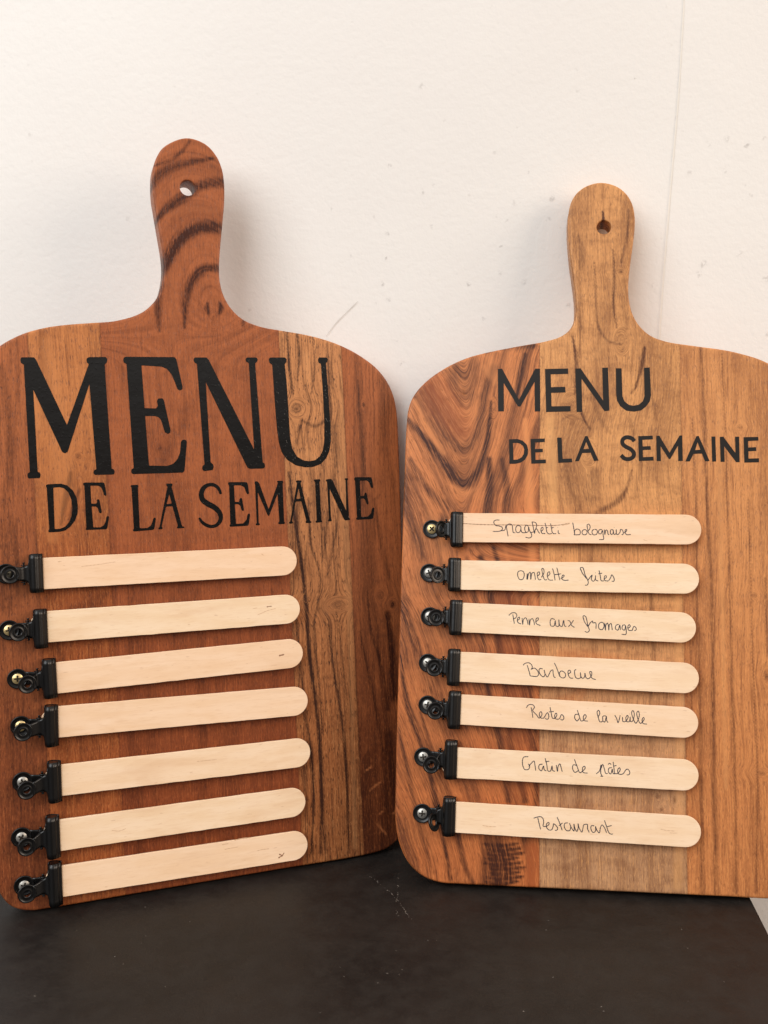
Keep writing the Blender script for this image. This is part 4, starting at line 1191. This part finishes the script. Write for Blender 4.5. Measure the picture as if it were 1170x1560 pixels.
def plate(stations, th, ny=9):
    """stations: (x, y centre, z, half width) ; a bent sheet of thickness th"""
    vs, fs = [], []
    n = len(stations)
    P = [Vector((s[0], s[1], s[2])) for s in stations]
    for k, (x, yc, z, hw) in enumerate(stations):
        a = P[max(0, k - 1)]
        b = P[min(n - 1, k + 1)]
        t = (b - a)
        t.y = 0
        t.normalize()
        nrm = Vector((-t.z, 0, t.x))
        if nrm.z < 0:
            nrm = -nrm
        for side in (1, -1):
            for j in range(ny):
                y = yc + hw * (2 * j / (ny - 1) - 1)
                vs.append(Vector((x, y, z)) + nrm * (side * th / 2))
    st_ = 2 * ny
    for k in range(n - 1):
        for j in range(ny - 1):
            a = k * st_ + j
            fs.append((a, a + 1, a + st_ + 1, a + st_))
            c = a + ny
            fs.append((c, c + st_, c + st_ + 1, c + 1))
        for j in (0, ny - 1):
            a, c = k * st_ + j, k * st_ + ny + j
            q = (a, a + st_, c + st_, c)
            fs.append(q if j == 0 else q[::-1])
    for k in (0, n - 1):
        for j in range(ny - 1):
            a = k * st_ + j
            q = (a, a + ny, a + ny + 1, a + 1)
            fs.append(q if k == 0 else q[::-1])
    return vs, fs


def fixn(me):
    bm = bmesh.new()
    bm.from_mesh(me)
    bmesh.ops.recalc_face_normals(bm, faces=bm.faces)
    bm.to_mesh(me)
    bm.free()


def ringdisc(c, axis, R0, hole, sx=1.0):
    prof = [(hole, -.1), (hole + .05, .25), (hole + .5, .45), (hole + .9, .3), (R0 - 1.3, .12), (R0 - .75, .5), (R0 - .3, .62), (R0, .35), (R0 + .02, -.1), (R0 - .25, -.45), (R0 - .9, -.35), (hole + .6, -.3), (hole, -.1)]
    return lathe(prof, 40, c, axis, (1, 0, 0), sx)


# name, jaw top y, jaw bottom y, rear disc px, front disc px, screw material, front disc tilt (deg override), rear radius
clipsL = [(843.6, 902.5, (9, 874), (15.4, 875.4), DARKS, None), (928, 987, (14, 960), (28, 963), BRASS, None), (1003.6, 1063, (26.7, 1034), (42, 1042.5), BRASS, None), (1074.6, 1136.5, (31.6, 1105.8), (35.2, 1115.2), BRASS, None),
          (1160, 1221.6, (34.6, 1191), (40.8, 1203.9), STEEL, None), (1243, 1306.6, (32.8, 1275.4), (41, 1290), STEEL, None), (1314, 1379, (37, 1349), (41.5, 1361.5), STEEL, None)]
clipsR = [(780, 833, (658, 806), (672, 806), BRASS, (52, 0)), (850, 901, (654, 872.7), (666.7, 875.6), STEEL, (32, 0)), (914, 968, (655, 939), (664.4, 941), STEEL, None), (989, 1045, (652, 1010), (661.6, 1017.3), STEEL, None),
          (1053.3, 1110.7, (651.6, 1073.8), (663, 1083), STEEL, None), (1128.4, 1187.3, (645, 1153), (657, 1165), STEEL, None), (1215, 1274, (643.3, 1239), (661, 1253), STEEL, (58, 25))]
ZF, ZR = 9.5, 1.2
for (side, i, so, A, d, y) in frames:
    pl, board = (PL, boardL) if side == 'L' else (PR, boardR)
    ct, cb, rp, fp, smat, tilt = (clipsL if side == 'L' else clipsR)[i]
    jx = (stL if side == 'L' else stR)[i][0][0]
    top, bot = pl.at(jx - 3, ct, 7), pl.at(jx - 3, cb, 7)
    jc = (top + bot) / 2
    half = np.linalg.norm(top - bot) / 2
    # clip frame: origin at the jaw tip, x along the strip, y across
    org = A + y * ((jc - A) @ y)
    loc = Matrix.Identity(4)
    loc[0][0], loc[1][0] = d
    loc[0][1], loc[1][1] = y
    loc[0][3], loc[1][3], loc[2][3] = org[0] / 1000, org[1] / 1000, .0002
    rel = lambda p, z: ((pl.at(p[0], p[1], z) - org) @ d, (pl.at(p[0], p[1], z) - org) @ y)
    rx, ry = rel(rp, ZR)
    fx, fy = rel(fp, ZF)
    S_ = .001

    def jaw(z0, sgn):
        pr = [(.25, 0.0, 1), (-.4, .35, 1), (-1.1, 1.25, 1), (-1.5, 1.3, 1), (-1.75, 1.75, 1), (-2.6, 2.55, 1), (-3.0, 2.55, 1), (-3.3, 2.95, 1), (-4.2, 3.25, 1), (-5.2, 3.15, 1), (-6.1, 2.6, .995), (-6.8, 1.9, .965), (-7.2, 1.5, .88)]
        return [(x_, 0, z0 + sgn * z_, half * h_) for x_, z_, h_ in pr]
    zc = ZS + TS / 2
    zt, zb = ZS + TS + .35, ZS - .35
    # front jaw
    vs, fs = plate([(a * 1, b, c, e) for a, b, c, e in jaw(zt, 1)], .45)
    # end caps of the rolled jaw
    caps = []
    for sg in (1, -1):
        pts = [Vector((x_, sg * (hh - .25), z_)) for x_, _, z_, hh in jaw(zt, 1)[2:11]] + [Vector((x_, sg * (hh - .25), z_)) for x_, _, z_, hh in jaw(zb, -.8)[2:11]][::-1]
        cpt = sum(pts, Vector()) / len(pts)
        caps.append((pts + [cpt], [(q, (q + 1) % len(pts), len(pts)) for q in range(len(pts))]))
    v2, f2 = plate(jaw(zb, -.8), .45)
    vs, fs = merge([(vs, fs), (v2, f2)] + caps)
    me = mesh('clip_jaw', [Vector(v) * S_ for v in vs], fs, True)
    fixn(me)
    clip = link('bulldog_clip', me, BLK, board, loc)
    # front lever
    nzp = Vector((-7.2, 0, zt + 1.5))
    fc = Vector((fx, fy, ZF))
    if tilt:
        a, b = R(tilt[0]), R(tilt[1])
        ax = Vector((math.sin(a), math.sin(b) * .6, math.cos(a))).normalized()
    else:
        dv = (fc - nzp)
        ax = dv.cross(Vector((0, -1, 0))).normalized()
        if ax.z < 0:
            ax = -ax
    R0 = 5.2
    lev = [(-6.95, 0, zt + 1.75, half * .80), (-7.5, 0, zt + 1.3, half * .52), (-8.1, 0, zt + .95, half * .43), (-9.2, 0, zt + .7, 4.2), (-10.4, 0 + fy * .1, zt + .8, 3.9)]
    endx = fx + R0 * .62
    for t in (.35, .7, 1.0):
        lev.append((-10.4 + (endx + 10.4) * t, fy * (.1 + .8 * t), zt + .8 + (ZF - zt - .9) * t, 3.9 - .3 * t))
    if endx > -10.6:
        lev = lev[:5] + [(-10.9, fy * .4, zt + 1.1, 3.2)]
    v1, f1 = plate(lev, .45)
    v2, f2 = ringdisc(fc, ax, R0, 1.75)
    vs, fs = merge([(v1, f1), (v2, f2)])
    me = mesh('clip_lever', [Vector(v) * S_ for v in vs], fs, True)
    fixn(me)
    link('front_lever', me, BLK, clip)
    # rear lever against the board
    lev = [(-6.95, 0, zb - 1.1, half * .80), (-7.5, 0, zb - 1.3, half * .52), (-8.1, 0, zb - 1.6, half * .40), (-9.2, 0, max(.5, zb - 2.0), 3.7)]
    endx = rx + R0 * .75
    for t in (.3, .65, 1.0):
        lev.append((-9.2 + (endx + 9.2) * t, ry * t, .95 + .2 * t, 3.6))
    v1, f1 = plate(lev, .45)
    rc = Vector((rx, ry, ZR))
    v2, f2 = ringdisc(rc, (0, 0, 1), 5.7, 2.0)
    vs, fs = merge([(v1, f1), (v2, f2)])
    me = mesh('clip_lever', [Vector(v) * S_ for v in vs], fs, True)
    fixn(me)
    link('rear_lever', me, BLK, clip)
    # hinge pin with spring coils
    hx, hz = -10.0, zc
    parts = [lathe([(0, -6.4), (.75, -6.4), (.8, -5.9), (.5, -5.7), (.5, 5.7), (.8, 5.9), (.75, 6.4), (0, 6.4)], 12, (hx, 0, hz), (0, 1, 0), (1, 0, 0))]
    for k in range(7):
        yy = -3.9 + k * 1.3
        parts.append(lathe([(1.1, -.35), (1.45, -.2), (1.55, 0), (1.45, .2), (1.1, .35)], 14, (hx, yy, hz), (0, 1, 0), (1, 0, 0)))
    for yy in (-4.9, 4.9):
        parts.append(lathe([(.55, -.25), (1.7, -.25), (1.7, .25), (.55, .25)], 14, (hx, yy, hz), (0, 1, 0), (1, 0, 0)))
    vs, fs = merge(parts)
    me = mesh('hinge_pin', [Vector(v) * S_ for v in vs], fs, True)
    fixn(me)
    link('hinge_pin', me, BLK, clip)
    # screw: domed head with a cross recess
    sr = 2.95
    n = 36
    rot = R(random.Random(i + (0 if side == 'L' else 50)).uniform(0, 90))
    vs, fs, mi = [], [], []
    rads = [0.001, .35, .7, 1.05, 1.4, 1.7, 2.0, 2.4, 2.7, sr]
    for r0 in rads:
        for k in range(n):
            a = 2 * math.pi * k / n
            h = ZR + .55 + .75 * (1 - (r0 / sr) ** 2)
            la, lb = abs(r0 * math.cos(a - rot)), abs(r0 * math.sin(a - rot))
            if (min(la, lb) < .42 and r0 < 1.75):
                h -= .75
            vs.append(Vector((rx + r0 * math.cos(a), ry + r0 * math.sin(a), h)) * S_)
    for l in range(len(rads) - 1):
        for k in range(n):
            j = (k + 1) % n
            fs.append((l * n + k, (l + 1) * n + k, (l + 1) * n + j, l * n + j))
            rm = (rads[l] + rads[l + 1]) / 2
            am = 2 * math.pi * (k + .5) / n
            la, lb = abs(rm * math.cos(am - rot)), abs(rm * math.sin(am - rot))
            mi.append(1 if (min(la, lb) < .46 and rm < 1.7) else 0)
    b = len(vs)
    for k in range(n):
        a = 2 * math.pi * k / n
        vs.append(Vector((rx + sr * math.cos(a), ry + sr * math.sin(a), .2)) * S_)
    for k in range(n):
        j = (k + 1) % n
        fs.append(((len(rads) - 1) * n + k, b + k, b + j, (len(rads) - 1) * n + j))
        mi.append(0)
    me = mesh('screw', vs, fs)
    me.materials.append(smat)
    me.materials.append(SLOT)
    me.polygons.foreach_set('material_index', mi)
    link('screw', me, None, clip)
